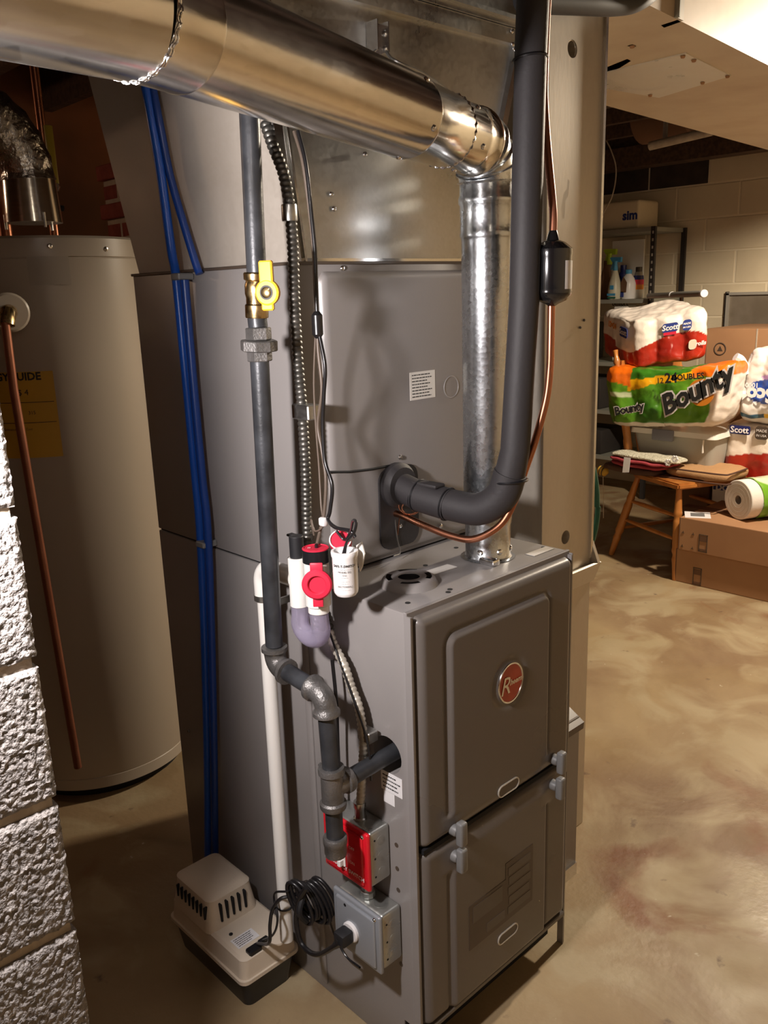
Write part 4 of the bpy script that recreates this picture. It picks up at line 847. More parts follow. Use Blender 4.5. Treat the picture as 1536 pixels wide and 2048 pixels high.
# blue tubing
bl = thing('blue_tubing', 'pair of blue plastic tubes running down the dark furnace side', 'tubing', (-0.02, 0.622, 0.145))
bm = B(); tube(bm, spline([(-0.06, 0.528, 1.715), (-0.055, 0.524, 1.653), (-0.045, 0.525, 1.551), (-0.035, 0.53, 1.427), (-0.022, 0.544, 1.375), (-0.02, 0.545, 1.195), (-0.02, 0.543, 1.014), (-0.02, 0.543, 0.904), (-0.02, 0.56, 0.701), (-0.02, 0.594, 0.405), (-0.02, 0.635, 0.113)]), 0.0082, 12); obj('tube', bm, 'blue', bl, 60)
bm = B(); tube(bm, spline([(-0.022, 0.516, 1.375), (-0.02, 0.52, 1.196), (-0.02, 0.518, 1.017), (-0.02, 0.515, 0.909), (-0.02, 0.533, 0.708), (-0.02, 0.566, 0.417), (-0.02, 0.604, 0.129)]), 0.0080, 12); obj('tube', bm, 'bluedk', bl, 60)
bm = B(); tube(bm, spline([(-0.05, 0.522, 1.707), (-0.045, 0.515, 1.637), (-0.032, 0.517, 1.55), (-0.022, 0.502, 1.467), (-0.014, 0.487, 1.401), (-0.012, 0.481, 1.384)]), 0.0070, 12); obj('tube', bm, 'bluedk', bl, 60)
for p in ((-0.022, 0.531, 1.381), (-0.022, 0.529, 0.879)):
    p = Vector(p); bm = B(); bx(bm, (p.x - 0.011, p.y - 0.014, p.z - 0.006), (-0.0005, p.y + 0.014, p.z + 0.006), 0.002, 1); obj('tube_clip', bm, 'latch', bl)

# ================================================================ REFRIGERANT LINES
sl = thing('suction_line', 'thick refrigerant line in black foam insulation rising right of the vent', 'insulated pipe', (0.19, 0.2, 1.0))
q0 = Vector((0.190, 0.215, 1.004)); q1 = Vector((0.195, 0.158, 0.991)); q2 = Vector((0.205, 0.09, 0.982)); q3 = Vector((0.215, 0.031, 0.982)); q4 = Vector((0.225, -0.008, 1.01)); q5 = Vector((0.228, -0.023, 1.05)); q6 = Vector((0.23, -0.031, 1.088))
bm = B(); tube(bm, spline([q0, Vector((0.193, 0.193, 1)), q1]), 0.0265, 24); obj('foam_sleeve', bm, 'foam', sl, 60)
bm = B(); tube(bm, spline([q1, (q1 + q2) / 2, q2]), 0.0285, 24); obj('foam_sleeve', bm, 'foam', sl, 60)
bm = B(); tube(bm, spline([q2, q3, q4, q5]), 0.0275, 24, None); obj('foam_sleeve', bm, 'foam', sl, 60)
t1 = Vector((0.24, -0.047, 1.674)); t0 = Vector((0.24, -0.051, 1.763)); 
bm = B(); tube(bm, [q5 - (q6 - q5) * 0.2, q6, Vector((0.235, -0.043, 1.324)), t1, t0], 0.0240, 24, [0.0255, 0.0240, 0.0235, 0.0235, 0.0235]); obj('foam_sleeve', bm, 'foam', sl, 60)
for (a, b, r) in ((q1, q2, 0.0288), (q2, q1, 0.0288)):
    d = (b - a).normalized(); u, v, n = frame(d); bm = B(); ring(bm, a + d * 0.004, u, v, r, r, 0.0016, 30, 6); obj('cable_tie', bm, 'black', sl)
for p, r in (((0.228, -0.024, 1.036), 0.027), ((0.24, -0.046, 1.662), 0.0245)):
    bm = B(); ring(bm, Vector(p), (1, 0, 0), (0, 1, -0.1), r, r, 0.0022, 30, 6); obj('cable_tie', bm, 'black', sl)
bm = B(); bx(bm, (q1.x - 0.012, q1.y - 0.055, q1.z + 0.020), (q1.x + 0.014, q1.y + 0.02, q1.z + 0.027), 0.003, 2); obj('foam_patch', bm, 'foam', sl)
ll = thing('liquid_line', 'bare copper refrigerant line curving up to the black filter drier', 'copper pipe', (0.2, 0.21, 0.93))
lp = [(0.185, 0.221, 0.95), (0.185, 0.193, 0.951), (0.188, 0.134, 0.94), (0.195, 0.076, 0.93), (0.205, 0.034, 0.931), (0.222, -0.007, 0.959), (0.238, -0.025, 1.002), (0.25, -0.036, 1.052), (0.262, -0.047, 1.101), (0.272, -0.06, 1.166), (0.275, -0.064, 1.214), (0.275, -0.065, 1.253), (0.275, -0.065, 1.313)]
bm = B(); tube(bm, spline(lp, 8), 0.0062, 14); obj('copper_tube', bm, 'copper', ll, 60)
bm = B(); lathe(bm, Vector(lp[0]) - Vector((0, -0.02, 0)), (0, -1, 0), [(0.007, 0), (0.0085, 0.006), (0.0085, 0.016), (0.0075, 0.022), (0.0085, 0.026), (0.0066, 0.032)], 14); obj('flare_joint', bm, 'copper', ll)
bm = B(); g0 = Vector((0.19, 0.175, 0.969)); ring(bm, g0, (0.6, -0.7, 0), (0.1, 0.1, 1), 0.020, 0.014, 0.0012, 30, 6); ring(bm, g0 + Vector((0.004, 0, -0.004)), (0.6, -0.7, 0), (0.1, 0.1, 1), 0.017, 0.012, 0.0012, 30, 6)
tube(bm, spline([(0.186, 0.194, 0.952), (0.186, 0.199, 0.931), (0.19, 0.207, 0.905)]), 0.0012, 6); obj('capillary_coil', bm, 'copper', ll)
DX = 0.275; d0 = Vector((0.275, -0.066, 1.313)); d1 = Vector((0.275, -0.07, 1.411)); d1.y = d0.y
fd = thing('filter_drier', 'glossy black filter drier canister with small white label on copper line', 'filter drier', d0)
Lh = d1.z - d0.z
bm = B(); lathe(bm, d0, EZ, [(0.006, 0), (0.010, 0.003), (0.022, 0.008), (0.029, 0.016), (0.0305, 0.022), (0.0295, 0.026), (0.0295, Lh - 0.024), (0.0305, Lh - 0.020), (0.030, Lh - 0.013), (0.020, Lh - 0.004), (0.010, Lh), (0.008, Lh + 0.008), (0.006, Lh + 0.014)], 36); obj('canister', bm, 'blackgloss', fd, 40)
sp = [(0.0305, a) for a in ()]
bm = B(); R_ = 0.0300; rows = []
for z_ in (-0.021, 0.021):
    rows.append([bm.verts.new((d0.x + R_ * math.cos(a), d0.y + R_ * math.sin(a), d0.z + Lh * 0.47 + z_)) for a in [math.radians(255 + 60 * k / 10) for k in range(11)]])
for k in range(10): bm.faces.new((rows[0][k], rows[0][k + 1], rows[1][k + 1], rows[1][k]))
obj('label', bm, 'paperw', fd, 60, label='small white label')
bm = B(); tube(bm, spline([d1 + Vector((0, 0, 0.01)), Vector((0.277, -0.064, 1.455)), Vector((0.28, -0.053, 1.521)), Vector((0.285, -0.043, 1.572)), Vector((0.29, -0.035, 1.629)), Vector((0.295, -0.033, 1.712)), Vector((0.295, -0.036, 1.771))]), 0.0062, 12); obj('copper_tube', bm, 'coppero', ll, 60)
bm = B(); ph = [(0.458, 0.13, 1.824), (0.531, 0.13, 1.836), (0.64, 0.13, 1.853), (0.741, 0.13, 1.869), (0.805, 0.12, 1.886), (0.87, 0.11, 1.926)]
tube(bm, spline(ph), 0.026, 20); tag(obj('insulated_pipe', bm, 'blackm', None, 60), 'black insulated pipe bending across the top of the return duct', 'insulated pipe')

# ================================================================ WATER HEATER
WC = (0.12, 1.45); WR = 0.262
wh = thing('water_heater', 'tall cream cylindrical water heater with a yellow energy guide', 'water heater', (WC[0], WC[1], 0))
bm = B(); lathe(bm, (WC[0], WC[1], 0.030), EZ, [(WR - 0.01, 0), (WR, 0.004), (WR, 0.035), (WR - 0.0015, 0.037), (WR, 0.040), (WR, 1.415), (WR - 0.002, 1.418), (WR + 0.001, 1.420), (WR + 0.001, 1.462), (WR - 0.006, 1.468), (0.001, 1.470)], 96); obj('tank_jacket', bm, 'heater', wh, 30)
bm = B(); lathe(bm, (WC[0], WC[1], 0.0), EZ, [(WR - 0.03, 0), (WR - 0.03, 0.032)], 48); obj('base_shade_ring', bm, 'dark', wh)  # black drum stands in for the shadowed gap under the tank
def wrap(a0, a1, z0, z1, R, name, m, par, label=None, n=24):
    bm = B(); rows = [[bm.verts.new((WC[0] + R * math.cos(a0 + (a1 - a0) * k / n), WC[1] + R * math.sin(a0 + (a1 - a0) * k / n), z)) for k in range(n + 1)] for z in (z0, z1)]
    for k in range(n): bm.faces.new((rows[0][k], rows[0][k + 1], rows[1][k + 1], rows[1][k]))
    return obj(name, bm, m, par, 60, label)
def wang(p): return math.atan2(p[1] - WC[1], p[0] - WC[0])
ag = wang((-0.001, 1.19, 1.051)); zg0 = (-0.03, 1.2, 0.97)[2]; zg1 = (-0.043, 1.22, 1.182)[2]
wrap(ag - 0.75, ag, zg0, zg1, WR + 0.001, 'energy_guide', 'guide', wh, 'yellow energy guide label')
for (s, fx_, fz, sz) in (('ENERGYGUIDE', -0.115, 0.012, 0.026), ('$ 4', -0.075, 0.05, 0.020), ('315', -0.06, 0.10, 0.012), ('Estimated Yearly Cost', -0.10, 0.14, 0.008)):
    R = WR + 0.0018; a = ag + fx_ / R
    text(s, 'ink', wh, (WC[0] + R * math.cos(a), WC[1] + R * math.sin(a), zg1 - fz), (1, 0, 0), (0, 0, 1), sz, cyl=(WC, R), bold=0.0008 if fz < 0.02 else 0)
for fz in (0.075, 0.125): wrap(ag - 0.7, ag - 0.02, zg1 - fz, zg1 - fz + 0.0015, WR + 0.0015, 'guide_line', 'ink', wh)
ar = wang((0.074, 1.19, 1.418)); wrap(ar - 0.36, ar, (0.025, 1.2, 1.384)[2], (0.033, 1.2, 1.45)[2], WR + 0.0008, 'blank_label', mat('pale_label', (0.40, 0.35, 0.29), 0.5), wh, 'faded blank label')
for p in ((0.172, 1.2, 1.467), (0.036, 1.2, 1.473)):
    a = wang(p); screw(wh, (WC[0] + (WR + 0.001) * math.cos(a), WC[1] + (WR + 0.001) * math.sin(a), p[2]), (math.cos(a), math.sin(a), 0), 0.006)
# relief valve and discharge pipe
rv = thing('relief_discharge_pipe', 'dark copper discharge pipe hanging down the front of the water heater', 'copper pipe', (-0.095, 1.14, 0.171))
bm = B(); lathe(bm, Vector((-0.08, 1.2, 1.324)), (-0.2, -1, 0), [(0.045, 0), (0.045, 0.006), (0.040, 0.010), (0.018, 0.011)], 28); obj('escutcheon', bm, 'heater', rv)
bm = B(); tube(bm, [(-0.084, 1.19, 1.324), (-0.108, 1.14, 1.321), (-0.115, 1.135, 1.298)], 0.019, 14); obj('relief_valve', bm, 'brass', rv, 50)
bm = B(); tube(bm, [(-0.118, 1.13, 1.309), (-0.122, 1.125, 1.153), (-0.117, 1.12, 0.919), (-0.095, 1.12, 0.18)], 0.0098, 14); obj('tube', bm, 'coppero', rv, 60)
# vent connector on the tank
zt = 1.50
hv = thing('heater_vent_connector', 'silver crinkled vent elbow on top of the water heater', 'vent pipe', (0.009, 1.24, 1.5))
bm = B(); c_ = Vector((-0.05, 1.068, 1.5)); tube(bm, [c_ + Vector((0, 0, 0.012)), c_ + Vector((0, 0, 0.10))], 0.058, 28, [0.060, 0.055], True); obj('draft_hood', bm, 'pipe', hv)
bm = B(); n_ = 14; pts = []; rad = []
for k in range(n_ + 1):
    a = (PI * 0.42) * k / n_; pts.append(c_ + Vector((-0.12 * (1 - math.cos(a)) , -0.03 * (1 - math.cos(a)), 0.10 + 0.13 * math.sin(a)))); rad.append(0.054 + (0.003 if k % 3 == 0 else 0))
e_ = pts[-1]; d_ = (pts[-1] - pts[-2]).normalized()
for k in range(1, 8): pts.append(e_ + d_ * 0.06 * k); rad.append(0.058)
tube(bm, pts, 0.055, 32, rad, True); obj('flex_elbow', bm, 'foil', hv, 50)
for a in (0.5, 2.6, 4.7):
    bm = B(); tube(bm, [c_ + Vector((0.058 * math.cos(a), 0.058 * math.sin(a), 0.0)), c_ + Vector((0.058 * math.cos(a), 0.058 * math.sin(a), 0.03))], 0.003, 6); obj('hood_leg', bm, 'galv', hv)
cwp = thing('cold_water_pipe', 'copper water pipe with long yellow valve handle above the heater', 'copper pipe', (0.09, 1.288, 1.5))
b0 = Vector((0.09, 1.288, 1.5)); 
bm = B(); tube(bm, [b0, b0 + Vector((0, 0, 0.12))], 0.0105, 14); tube(bm, [b0 + Vector((0, 0, 0.20)), Vector((b0.x, b0.y, 2.15))], 0.0105, 14); obj('tube', bm, 'copper', cwp)
bm = B(); tube(bm, [b0 + Vector((0, 0, 0.10)), b0 + Vector((0, 0, 0.21))], 0.016, 14); obj('valve_body', bm, 'brass', cwp)
bm = B(); bx(bm, (b0.x - 0.008, b0.y - 0.036, b0.z + 0.112), (b0.x + 0.012, b0.y - 0.026, b0.z + 0.252), 0.003, 2); obj('valve_handle', bm, mat('dull_yellow', (0.36, 0.27, 0.02), 0.4), cwp, label='long yellow lever handle')
bm = B(); lathe(bm, (b0.x + 0.002, b0.y - 0.012, b0.z + 0.115), (0, -1, 0), [(0.013, 0), (0.013, 0.02), (0.006, 0.03)], 12); obj('handle_nut', bm, 'chrome', cwp)
bm = B(); tube(bm, [b0 + Vector((-0.03, 0.0, 0.075)), b0 + Vector((0.03, 0.0, 0.068))], 0.007, 10); obj('bond_clamp', bm, 'black', cwp)

bm = B(); tube(bm, [(0.022, 1.418, 1.5), Vector((0.022, 1.418, 1.5)) + Vector((0, 0, 0.16))], 0.016, 12); tag(obj('hot_water_nipple', bm, 'copper', None), 'short copper stub at the far left on top of water heater', 'pipe')


# ================================================================ CEILING DUCT (right)
n0 = Vector((0.946, 0.177, 1.91)); n1 = Vector((1.692, 0.239, 1.91)); f0 = Vector((1.747, 0.803, 1.91)); f1 = Vector((3.078, 0.896, 1.91))
def onx(a, b, x): return a + (b - a) * ((x - a.x) / (b.x - a.x))
DA, DB = 0.60, 4.385
base = [onx(n0, n1, DA), onx(n0, n1, DB), onx(f0, f1, DB), onx(f0, f1, DA)]
bm = B(); a_ = [bm.verts.new(v) for v in base]; b_ = [bm.verts.new(v + Vector((0, 0, 0.222))) for v in base]
bm.faces.new(a_[::-1]); bm.faces.new(b_)
for i in range(4): bm.faces.new((a_[i], a_[(i + 1) % 4], b_[(i + 1) % 4], b_[i]))
cdk = tag(obj('painted_trunk_duct', bm, 'duct', None, 0), 'wide cream painted ceiling duct crossing toward the right wall', 'duct')
nd = (n1 - n0).normalized(); nn = Vector((nd.y, -nd.x, 0))
sp_ = onx(n0, n1, (1.098, 0.19, 1.91)[0])
def onbox(p, l, h, t, name, m, z0=1.91, nrm=nn):
    bm = B(); vs = []
    for e in (p - nd * l / 2, p + nd * l / 2):
        for o_, z in ((0, z0), (t, z0), (t, z0 + h), (0, z0 + h)): vs.append(bm.verts.new(Vector((e.x, e.y, 0)) + nrm * o_ + Vector((0, 0, z))))
    for i in range(4): bm.faces.new((vs[i], vs[(i + 1) % 4], vs[4 + (i + 1) % 4], vs[4 + i]))
    bm.faces.new(vs[:4]); bm.faces.new(vs[4:]); return obj(name, bm, m, cdk, 0)
onbox(sp_, 0.030, 0.222, 0.006, 'seam_cleat', 'alum'); onbox(sp_ - nd * 0.02, 0.006, 0.222, 0.012, 'seam_edge', 'shelf')
for k in range(1, 4): onbox(sp_ + nd * 0.95 * k, 0.030, 0.222, 0.006, 'seam_cleat', 'alum')
pq = [Vector((1.375, 0.314, 1.91)), Vector((1.717, 0.354, 1.91)), Vector((1.813, 0.631, 1.91)), Vector((1.506, 0.667, 1.91)), Vector((1.383, 0.58, 1.91))]
bm = B(); a_ = [bm.verts.new(v) for v in pq]; b_ = [bm.verts.new(v - Vector((0, 0, 0.003))) for v in pq]; bm.faces.new(a_); bm.faces.new(b_[::-1])
for i in range(5): bm.faces.new((a_[i], a_[(i + 1) % 5], b_[(i + 1) % 5], b_[i]))
obj('patch_panel', bm, 'patch', cdk, 0, label='pale sheet metal patch panel')
for p in ((1.387, 0.329, 1.906), (1.45, 0.331, 1.906), (1.704, 0.358, 1.906), (1.721, 0.441, 1.906), (1.745, 0.623, 1.906), (1.202, 0.366, 1.909)):
    bm = B(); lathe(bm, p, (0, 0, -1), [(0.007, 0), (0.005, 0.005), (0.001, 0.006)], 8); obj('rivet', bm, 'card', cdk)
mr = mat('rust_stain', (0.33, 0.22, 0.13), 0.7)
for q in (((1.406, 0.578, 1.91), (1.346, 0.54, 1.91), (1.307, 0.442, 1.91), (1.334, 0.447, 1.91), (1.376, 0.505, 1.91)), ((1.103, 0.235, 1.91), (1.095, 0.19, 1.91), (1.116, 0.193, 1.91), (1.127, 0.24, 1.91)), ((1.194, 0.375, 1.91), (1.192, 0.36, 1.91), (1.213, 0.361, 1.91), (1.227, 0.378, 1.91))):
    bm = B(); vs = [bm.verts.new(v) for v in q]; bm.faces.new(vs); obj('stain', bm, mr, cdk, 0)
# rough framing under the floor beyond the duct
bm = B(); bx(bm, (4.05, 0.95, 2.02), (4.18, 3.0, 2.14)); tag(obj('wall_beam', bm, 'wood', None, 0), 'dark timber beam above the shelf beyond the ceiling duct', 'beam')
bm = B(); tube(bm, [(3.4, 1.562, 2.021), (3.4, 1.23, 2.045)], 0.022, 12); wpp = thing('wrapped_pipe', 'pale wrapped pipe under the dark joists beyond the duct', 'pipe', (3.4, 1.398, 2.034)); obj('wrap', bm, 'mortar', wpp)
bm = B(); q = Vector((3.4, 1.479, 2.027)); bx(bm, (q.x - 0.01, q.y - 0.008, q.z), (q.x + 0.01, q.y + 0.008, 2.37)); obj('hanger', bm, 'galv', wpp, 0)
bm = B(); pc = Vector((3.6, 1.521, 2.105)); lathe(bm, pc + Vector((0, -0.10, 0.10)), (0, 1, 0), [(0.13, 0), (0.14, 0.01), (0.14, 0.30), (0.13, 0.31)], 28); tag(obj('round_duct', bm, 'carddk', None), 'dim brown round duct end hanging beyond the painted duct', 'duct')
bm = B(); tube(bm, spline([(3.9, 2.146, 1.75), (3.9, 2.082, 1.859), (3.9, 2.063, 1.997), (3.9, 2.102, 2.112), (3.9, 2.164, 2.226), (3.9, 2.187, 2.399)]), 0.004, 8); tag(obj('hanging_cable', bm, 'mortar', None), 'thin cable looping down beside the upper shelf', 'cable')
# metal-framed board on the painted wall, not a window
bm = B(); w0 = Vector((4.385, 1.536, 1.254)); bx(bm, (4.375, 0.45, 0.80), (4.398, w0.y, w0.z)); brd = struct('framed_board_1', bm, 'boardm', 0)
fw_ = 0.020
bm = B(); bx(bm, (4.355, w0.y, 0.80), (4.399, w0.y + 0.016, w0.z + 0.012)); obj('board_frame', bm, 'alum', brd, 0)
bm = B(); bx(bm, (4.355, 0.45, w0.z), (4.399, w0.y + 0.016, w0.z + 0.016)); obj('board_frame', bm, 'alum', brd, 0)
bm = B(); bx(bm, (4.37, w0.y + 0.017, 0.80), (4.399, w0.y + 0.030, w0.z + 0.02)); obj('board_frame', bm, 'shelfdk', brd, 0)

# ================================================================ SHELF UNIT
shf = thing('steel_shelving', 'grey steel shelving unit against the painted block wall', 'shelf', (4.1, 2.1, 0))
SY0 = (4, 1.863, 1.674)[1]; zs = [0.25, 0.55, 0.86, (4, 1.861, 1.25)[2], (4, 1.849, 1.667)[2]]
for k, z in enumerate(zs):
    bm = B(); bx(bm, (3.995, SY0 - 0.005, z - 0.026), (4.38, 2.98, z - 0.002)); obj('shelf_board', bm, 'shelf', shf, 0)
for (x, y) in ((3.99, SY0), (4.36, SY0), (3.99, 2.95), (4.36, 2.95)):
    bm = B(); bx(bm, (x, y - 0.022, 0), (x + 0.022, y - 0.019, zs[-1] + 0.0)); bx(bm, (x, y - 0.022, 0), (x + 0.002, y + 0.006, zs[-1])); up1_ = obj('upright', bm, 'shelfdk', shf, 0)
    if x < 4 and y < 2.5:
        for j in range(26):
            zz = 0.55 + j * 0.043; bm = B(); bx(bm, (x - 0.0015, y - 0.014, zz), (x + 0.001, y - 0.004, zz + 0.016)); obj('slot', bm, 'alum', up1_, 0)
ZB = zs[3] - 0.001
def bottle(name, label, cx, cy, prof, m, parts=(), z=ZB, sq=None, cat='bottle'):
    t = thing(name, label, cat, (cx, cy, z)); bm = B(); lathe(bm, (cx, cy, z), EZ, prof, 24)
    if sq:
        for v in bm.verts: v.co.x = cx + (v.co.x - cx) * sq
    obj('body', bm, m, t, 40); return t
def trig(t, cx, cy, z, m, s=1.0, m2=None):
    bm = B(); lathe(bm, (cx, cy, z), EZ, [(0.016 * s, 0), (0.017 * s, 0.02 * s), (0.012 * s, 0.04 * s), (0.014 * s, 0.062 * s)], 14)
    prism(bm, [(-0.030 * s, 0.0), (0.032 * s, 0.002 * s), (0.050 * s, 0.028 * s), (0.040 * s, 0.034 * s), (-0.032 * s, 0.032 * s)], (cx + 0.011 * s, cy, z + 0.055 * s), (0, 1, 0), (0, 0, 1), 0.022 * s)
    prism(bm, [(0.012 * s, 0.0), (0.024 * s, 0.0), (0.040 * s, -0.048 * s), (0.034 * s, -0.050 * s)], (cx + 0.006 * s, cy, z + 0.058 * s), (0, 1, 0), (0, 0, 1), 0.012 * s); obj('trigger_head', bm, m, t, 30)
bp_ = Vector((4.05, 2.137, 1.281))
b1 = bottle('spray_bottle', 'cream spray bottle with sky blue trigger on the shelf', 4.05, bp_.y, [(0.035, 0), (0.040, 0.006), (0.042, 0.05), (0.036, 0.10), (0.022, 0.15), (0.015, 0.175), (0.014, 0.19)], mat('cream_bottle', (0.66, 0.64, 0.50), 0.35))
trig(b1, 4.05, bp_.y, ZB + 0.172, 'sky', 0.95)
bm = B(); bx(bm, (4.006, bp_.y - 0.016, ZB + 0.06), (4.012, bp_.y + 0.008, ZB + 0.085)); obj('label_square', bm, 'sky', b1, 0)
bm = B(); bx(bm, (4.008, bp_.y - 0.028, ZB + 0.022), (4.013, bp_.y + 0.028, ZB + 0.036)); obj('label_band', bm, 'sky', b1, 0)
bm = B(); bx(bm, (4.009, bp_.y - 0.03, ZB + 0.005), (4.013, bp_.y + 0.026, ZB + 0.015)); obj('label_band', bm, 'hose', b1, 0)
bq = Vector((4.14, 2.269, 1.281)); b2 = bottle('spray_bottle', 'dark spray bottle with lime green trigger behind the blue one', 4.16, bq.y, [(0.045, 0), (0.048, 0.02), (0.048, 0.10), (0.030, 0.16), (0.020, 0.20), (0.018, 0.24)], 'carddk')
trig(b2, 4.16, bq.y - 0.02, ZB + 0.215, 'lime', 1.1)
bq = Vector((4.1, 2.071, 1.278)); b3 = bottle('detergent_bottle', 'white detergent bottle with a blue cap and wavy label', 4.10, bq.y, [(0.042, 0), (0.045, 0.01), (0.046, 0.09), (0.036, 0.125), (0.018, 0.150), (0.017, 0.155)], 'white')
bm = B(); lathe(bm, (4.10, bq.y, ZB + 0.152), EZ, [(0.020, 0), (0.020, 0.024), (0.017, 0.026)], 16); obj('cap', bm, 'sky', b3)
bm = B(); bx(bm, (4.05, bq.y + 0.004, ZB + 0.012), (4.058, bq.y + 0.045, ZB + 0.045)); obj('label_block', bm, 'inkb', b3, 0)
bm = B(); prism(bm, [(-0.01, 0.03), (0.026, 0.03), (0.03, 0.09), (0.005, 0.125), (-0.012, 0.09)], (4.053, bq.y + 0.012, ZB + 0.01), (0, -1, 0), (0, 0, 1), 0.003); obj('label_print', bm, 'carddk', b3, 0)
bq = Vector((4.16, 2.036, 1.282)); b4 = bottle('cleaner_bottle', 'dark capped cleaner bottle with orange label near shelf post', 4.16, bq.y, [(0.030, 0), (0.032, 0.01), (0.032, 0.12), (0.022, 0.16), (0.018, 0.165)], 'alum')
bm = B(); lathe(bm, (4.16, bq.y, ZB + 0.162), EZ, [(0.020, 0), (0.020, 0.028), (0.018, 0.030)], 16); obj('cap', bm, 'ghost', b4)
for z0_, z1_, mm in ((0.055, 0.085, 'orange'), (0.085, 0.115, 'redp'), (0.115, 0.14, 'navy')):
    bm = B(); lathe(bm, (4.16, bq.y, ZB + z0_), EZ, [(0.0328, 0), (0.0328 if mm != 'navy' else 0.030, z1_ - z0_)], 24, False); obj('label_band', bm, mm, b4)
bq = Vector((4.25, 2.211, 1.284)); b5 = bottle('bottle', 'black capped dark bottle at the back of the shelf', 4.27, bq.y, [(0.035, 0), (0.036, 0.14), (0.020, 0.17), (0.020, 0.21)], 'navy')
bm = B(); r0 = Vector((4.34, 2.106, 1.615)); r1 = Vector((4.34, 2.336, 1.63)); bx(bm, (4.33, r0.y, ZB), (4.345, r1.y, r0.z)); tag(obj('white_board', bm, 'lidw', None, 0), 'yellowed white board leaning behind the bottles on the shelf', 'board')
# sack on the top shelf
bm = B(); s0 = Vector((4.1, 1.994, 1.716)); bx(bm, (4.06, s0.y, zs[4]), (4.30, 2.40, (4.1, 2, 1.837)[2]), 0.02, 3); sk = tag(obj('paper_sack', bm, 'cream', None), 'white sack with blue letters on the top shelf', 'sack')
text('sim', 'inkb', sk, (4.059, (4.059, 2.053, 1.748)[1], (4.059, 2.053, 1.745)[2]), (0, -1, 0), (0, 0, 1), 0.075, bold=0.003)
# packet under the shelf, showing red and white
bq = Vector((4.05, 2.08, 1.12)); jg = thing('softener_jug', 'white and red softener jug under the bottle shelf', 'jug', (4.08, bq.y, zs[2]))
bm = B(); bx(bm, (4.03, bq.y - 0.055, zs[2] + 0.0), (4.15, bq.y + 0.055, zs[3] - 0.04), 0.018, 3); obj('body', bm, 'lidw', jg)
bm = B(); bx(bm, (4.026, bq.y - 0.050, zs[2] + 0.06), (4.035, bq.y + 0.050, (4.03, 2.071, 1.189)[2])); obj('red_label', bm, 'redp', jg, 0)
text('omfort', 'ink', jg, (4.0255, bq.y, (4.03, 2.072, 1.222)[2]), (0, -1, 0), (0, 0, 1), 0.040, bold=0.0012)
# dark clutter low on the shelf
for i, (z0_, y, dy, dz, lb) in enumerate(((zs[1], 2.20, 0.30, 0.20, 'dim grey storage tote on the middle shelf'), (zs[0], 2.18, 0.28, 0.16, 'dim labelled box on the lower shelf'), (zs[2], 2.36, 0.22, 0.24, 'dark box beside the red and white jug'))):
    bm = B(); bx(bm, (4.02, y, z0_), (4.30, y + dy, z0_ + dz), 0.01, 2); bb_ = tag(obj('storage_box', bm, 'shelfdk', None), lb, 'box')
    bm = B(); bx(bm, (4.017, y + 0.05, z0_ + 0.05), (4.021, y + 0.16, z0_ + 0.09)); obj('box_label', bm, 'shelf', bb_, 0)
# white rod sticking out from the shelf
rod = thing('white_rod', 'white round rod projecting from shelf with a bright end cap', 'rod', (3.9, 1.805, 1.266))
ra = Vector((3.98, 1.857, 1.265)); rb_ = Vector((3.35, 1.2, 1.282))
bm = B(); tube(bm, [ra, rb_], 0.016, 16); obj('tube', bm, 'alum', rod); d_ = (rb_ - ra).normalized()
bm = B(); lathe(bm, rb_ - d_ * 0.02, d_, [(0.018, 0), (0.0195, 0.002), (0.0195, 0.024), (0.018, 0.026)], 20); obj('end_cap', bm, 'white', rod)
bm = B(); lathe(bm, ra + (rb_ - ra) * 0.45, d_, [(0.0185, 0), (0.0185, 0.02)], 20); obj('joint_ring', bm, 'white', rod)
hb = Vector((3.6, 1.452, 1.268)); bm = B(); tube(bm, [hb, hb + Vector((0, 0, -0.05))], 0.006, 8); prism(bm, [(-0.03, 0), (0.0, 0.05), (0.012, 0.05), (0.05, -0.01), (0.02, -0.03)], hb + Vector((0, 0.01, -0.075)), (0, -1, 0), (0, 0, 1), 0.02); tag(obj('hanging_bag', bm, 'carddk', None), 'small dark bag hanging from the white rod', 'bag')

# ================================================================ CHAIR
ch = thing('wooden_chair', 'varnished oak chair with turned legs carrying towels and bin', 'chair', (2.95, 1.15, 0))
cb = Vector((0.40, 0.92, 0)).normalized(); cw = Vector((0.92, -0.40, 0)).normalized()   # back direction, far-side direction
CF = Vector((2.695, 0.936, 0)); SH = 0.462
def L2W(a, b, z): return CF + cw * a + cb * b + Vector((0, 0, z))
def turned(p, q, r, name='leg', rings=((0.22, 1.25), (0.27, 0.7), (0.32, 1.25), (0.62, 1.15), (0.68, 0.75), (0.73, 1.2))):
    p = Vector(p); q = Vector(q); n = 40; pts = []; rad = []
    for k in range(n + 1):
        t = k / n; pts.append(p + (q - p) * t); rr = r * (0.72 + 0.38 * math.sin(PI * min(1, t * 1.05)))
        for c_t, m_ in rings: rr += r * (m_ - 1) * math.exp(-((t - c_t) / 0.018) ** 2) * 0.55
        rad.append(rr)
    bm = B(); tube(bm, pts, r, 14, rad); return obj(name, bm, 'oak', ch, 50)
bm = B(); so = [(-0.025, -0.02), (0.36, -0.03), (0.375, 0.30), (0.35, 0.38), (0.02, 0.38), (-0.03, 0.30)]
vs = [L2W(a, b, SH - 0.028) for a, b in so]; vt_ = [L2W(a, b, SH) for a, b in so]; A_ = [bm.verts.new(v) for v in vs]; B_ = [bm.verts.new(v) for v in vt_]; bm.faces.new(A_[::-1]); bm.faces.new(B_)
for i in range(6): bm.faces.new((A_[i], A_[(i + 1) % 6], B_[(i + 1) % 6], B_[i]))
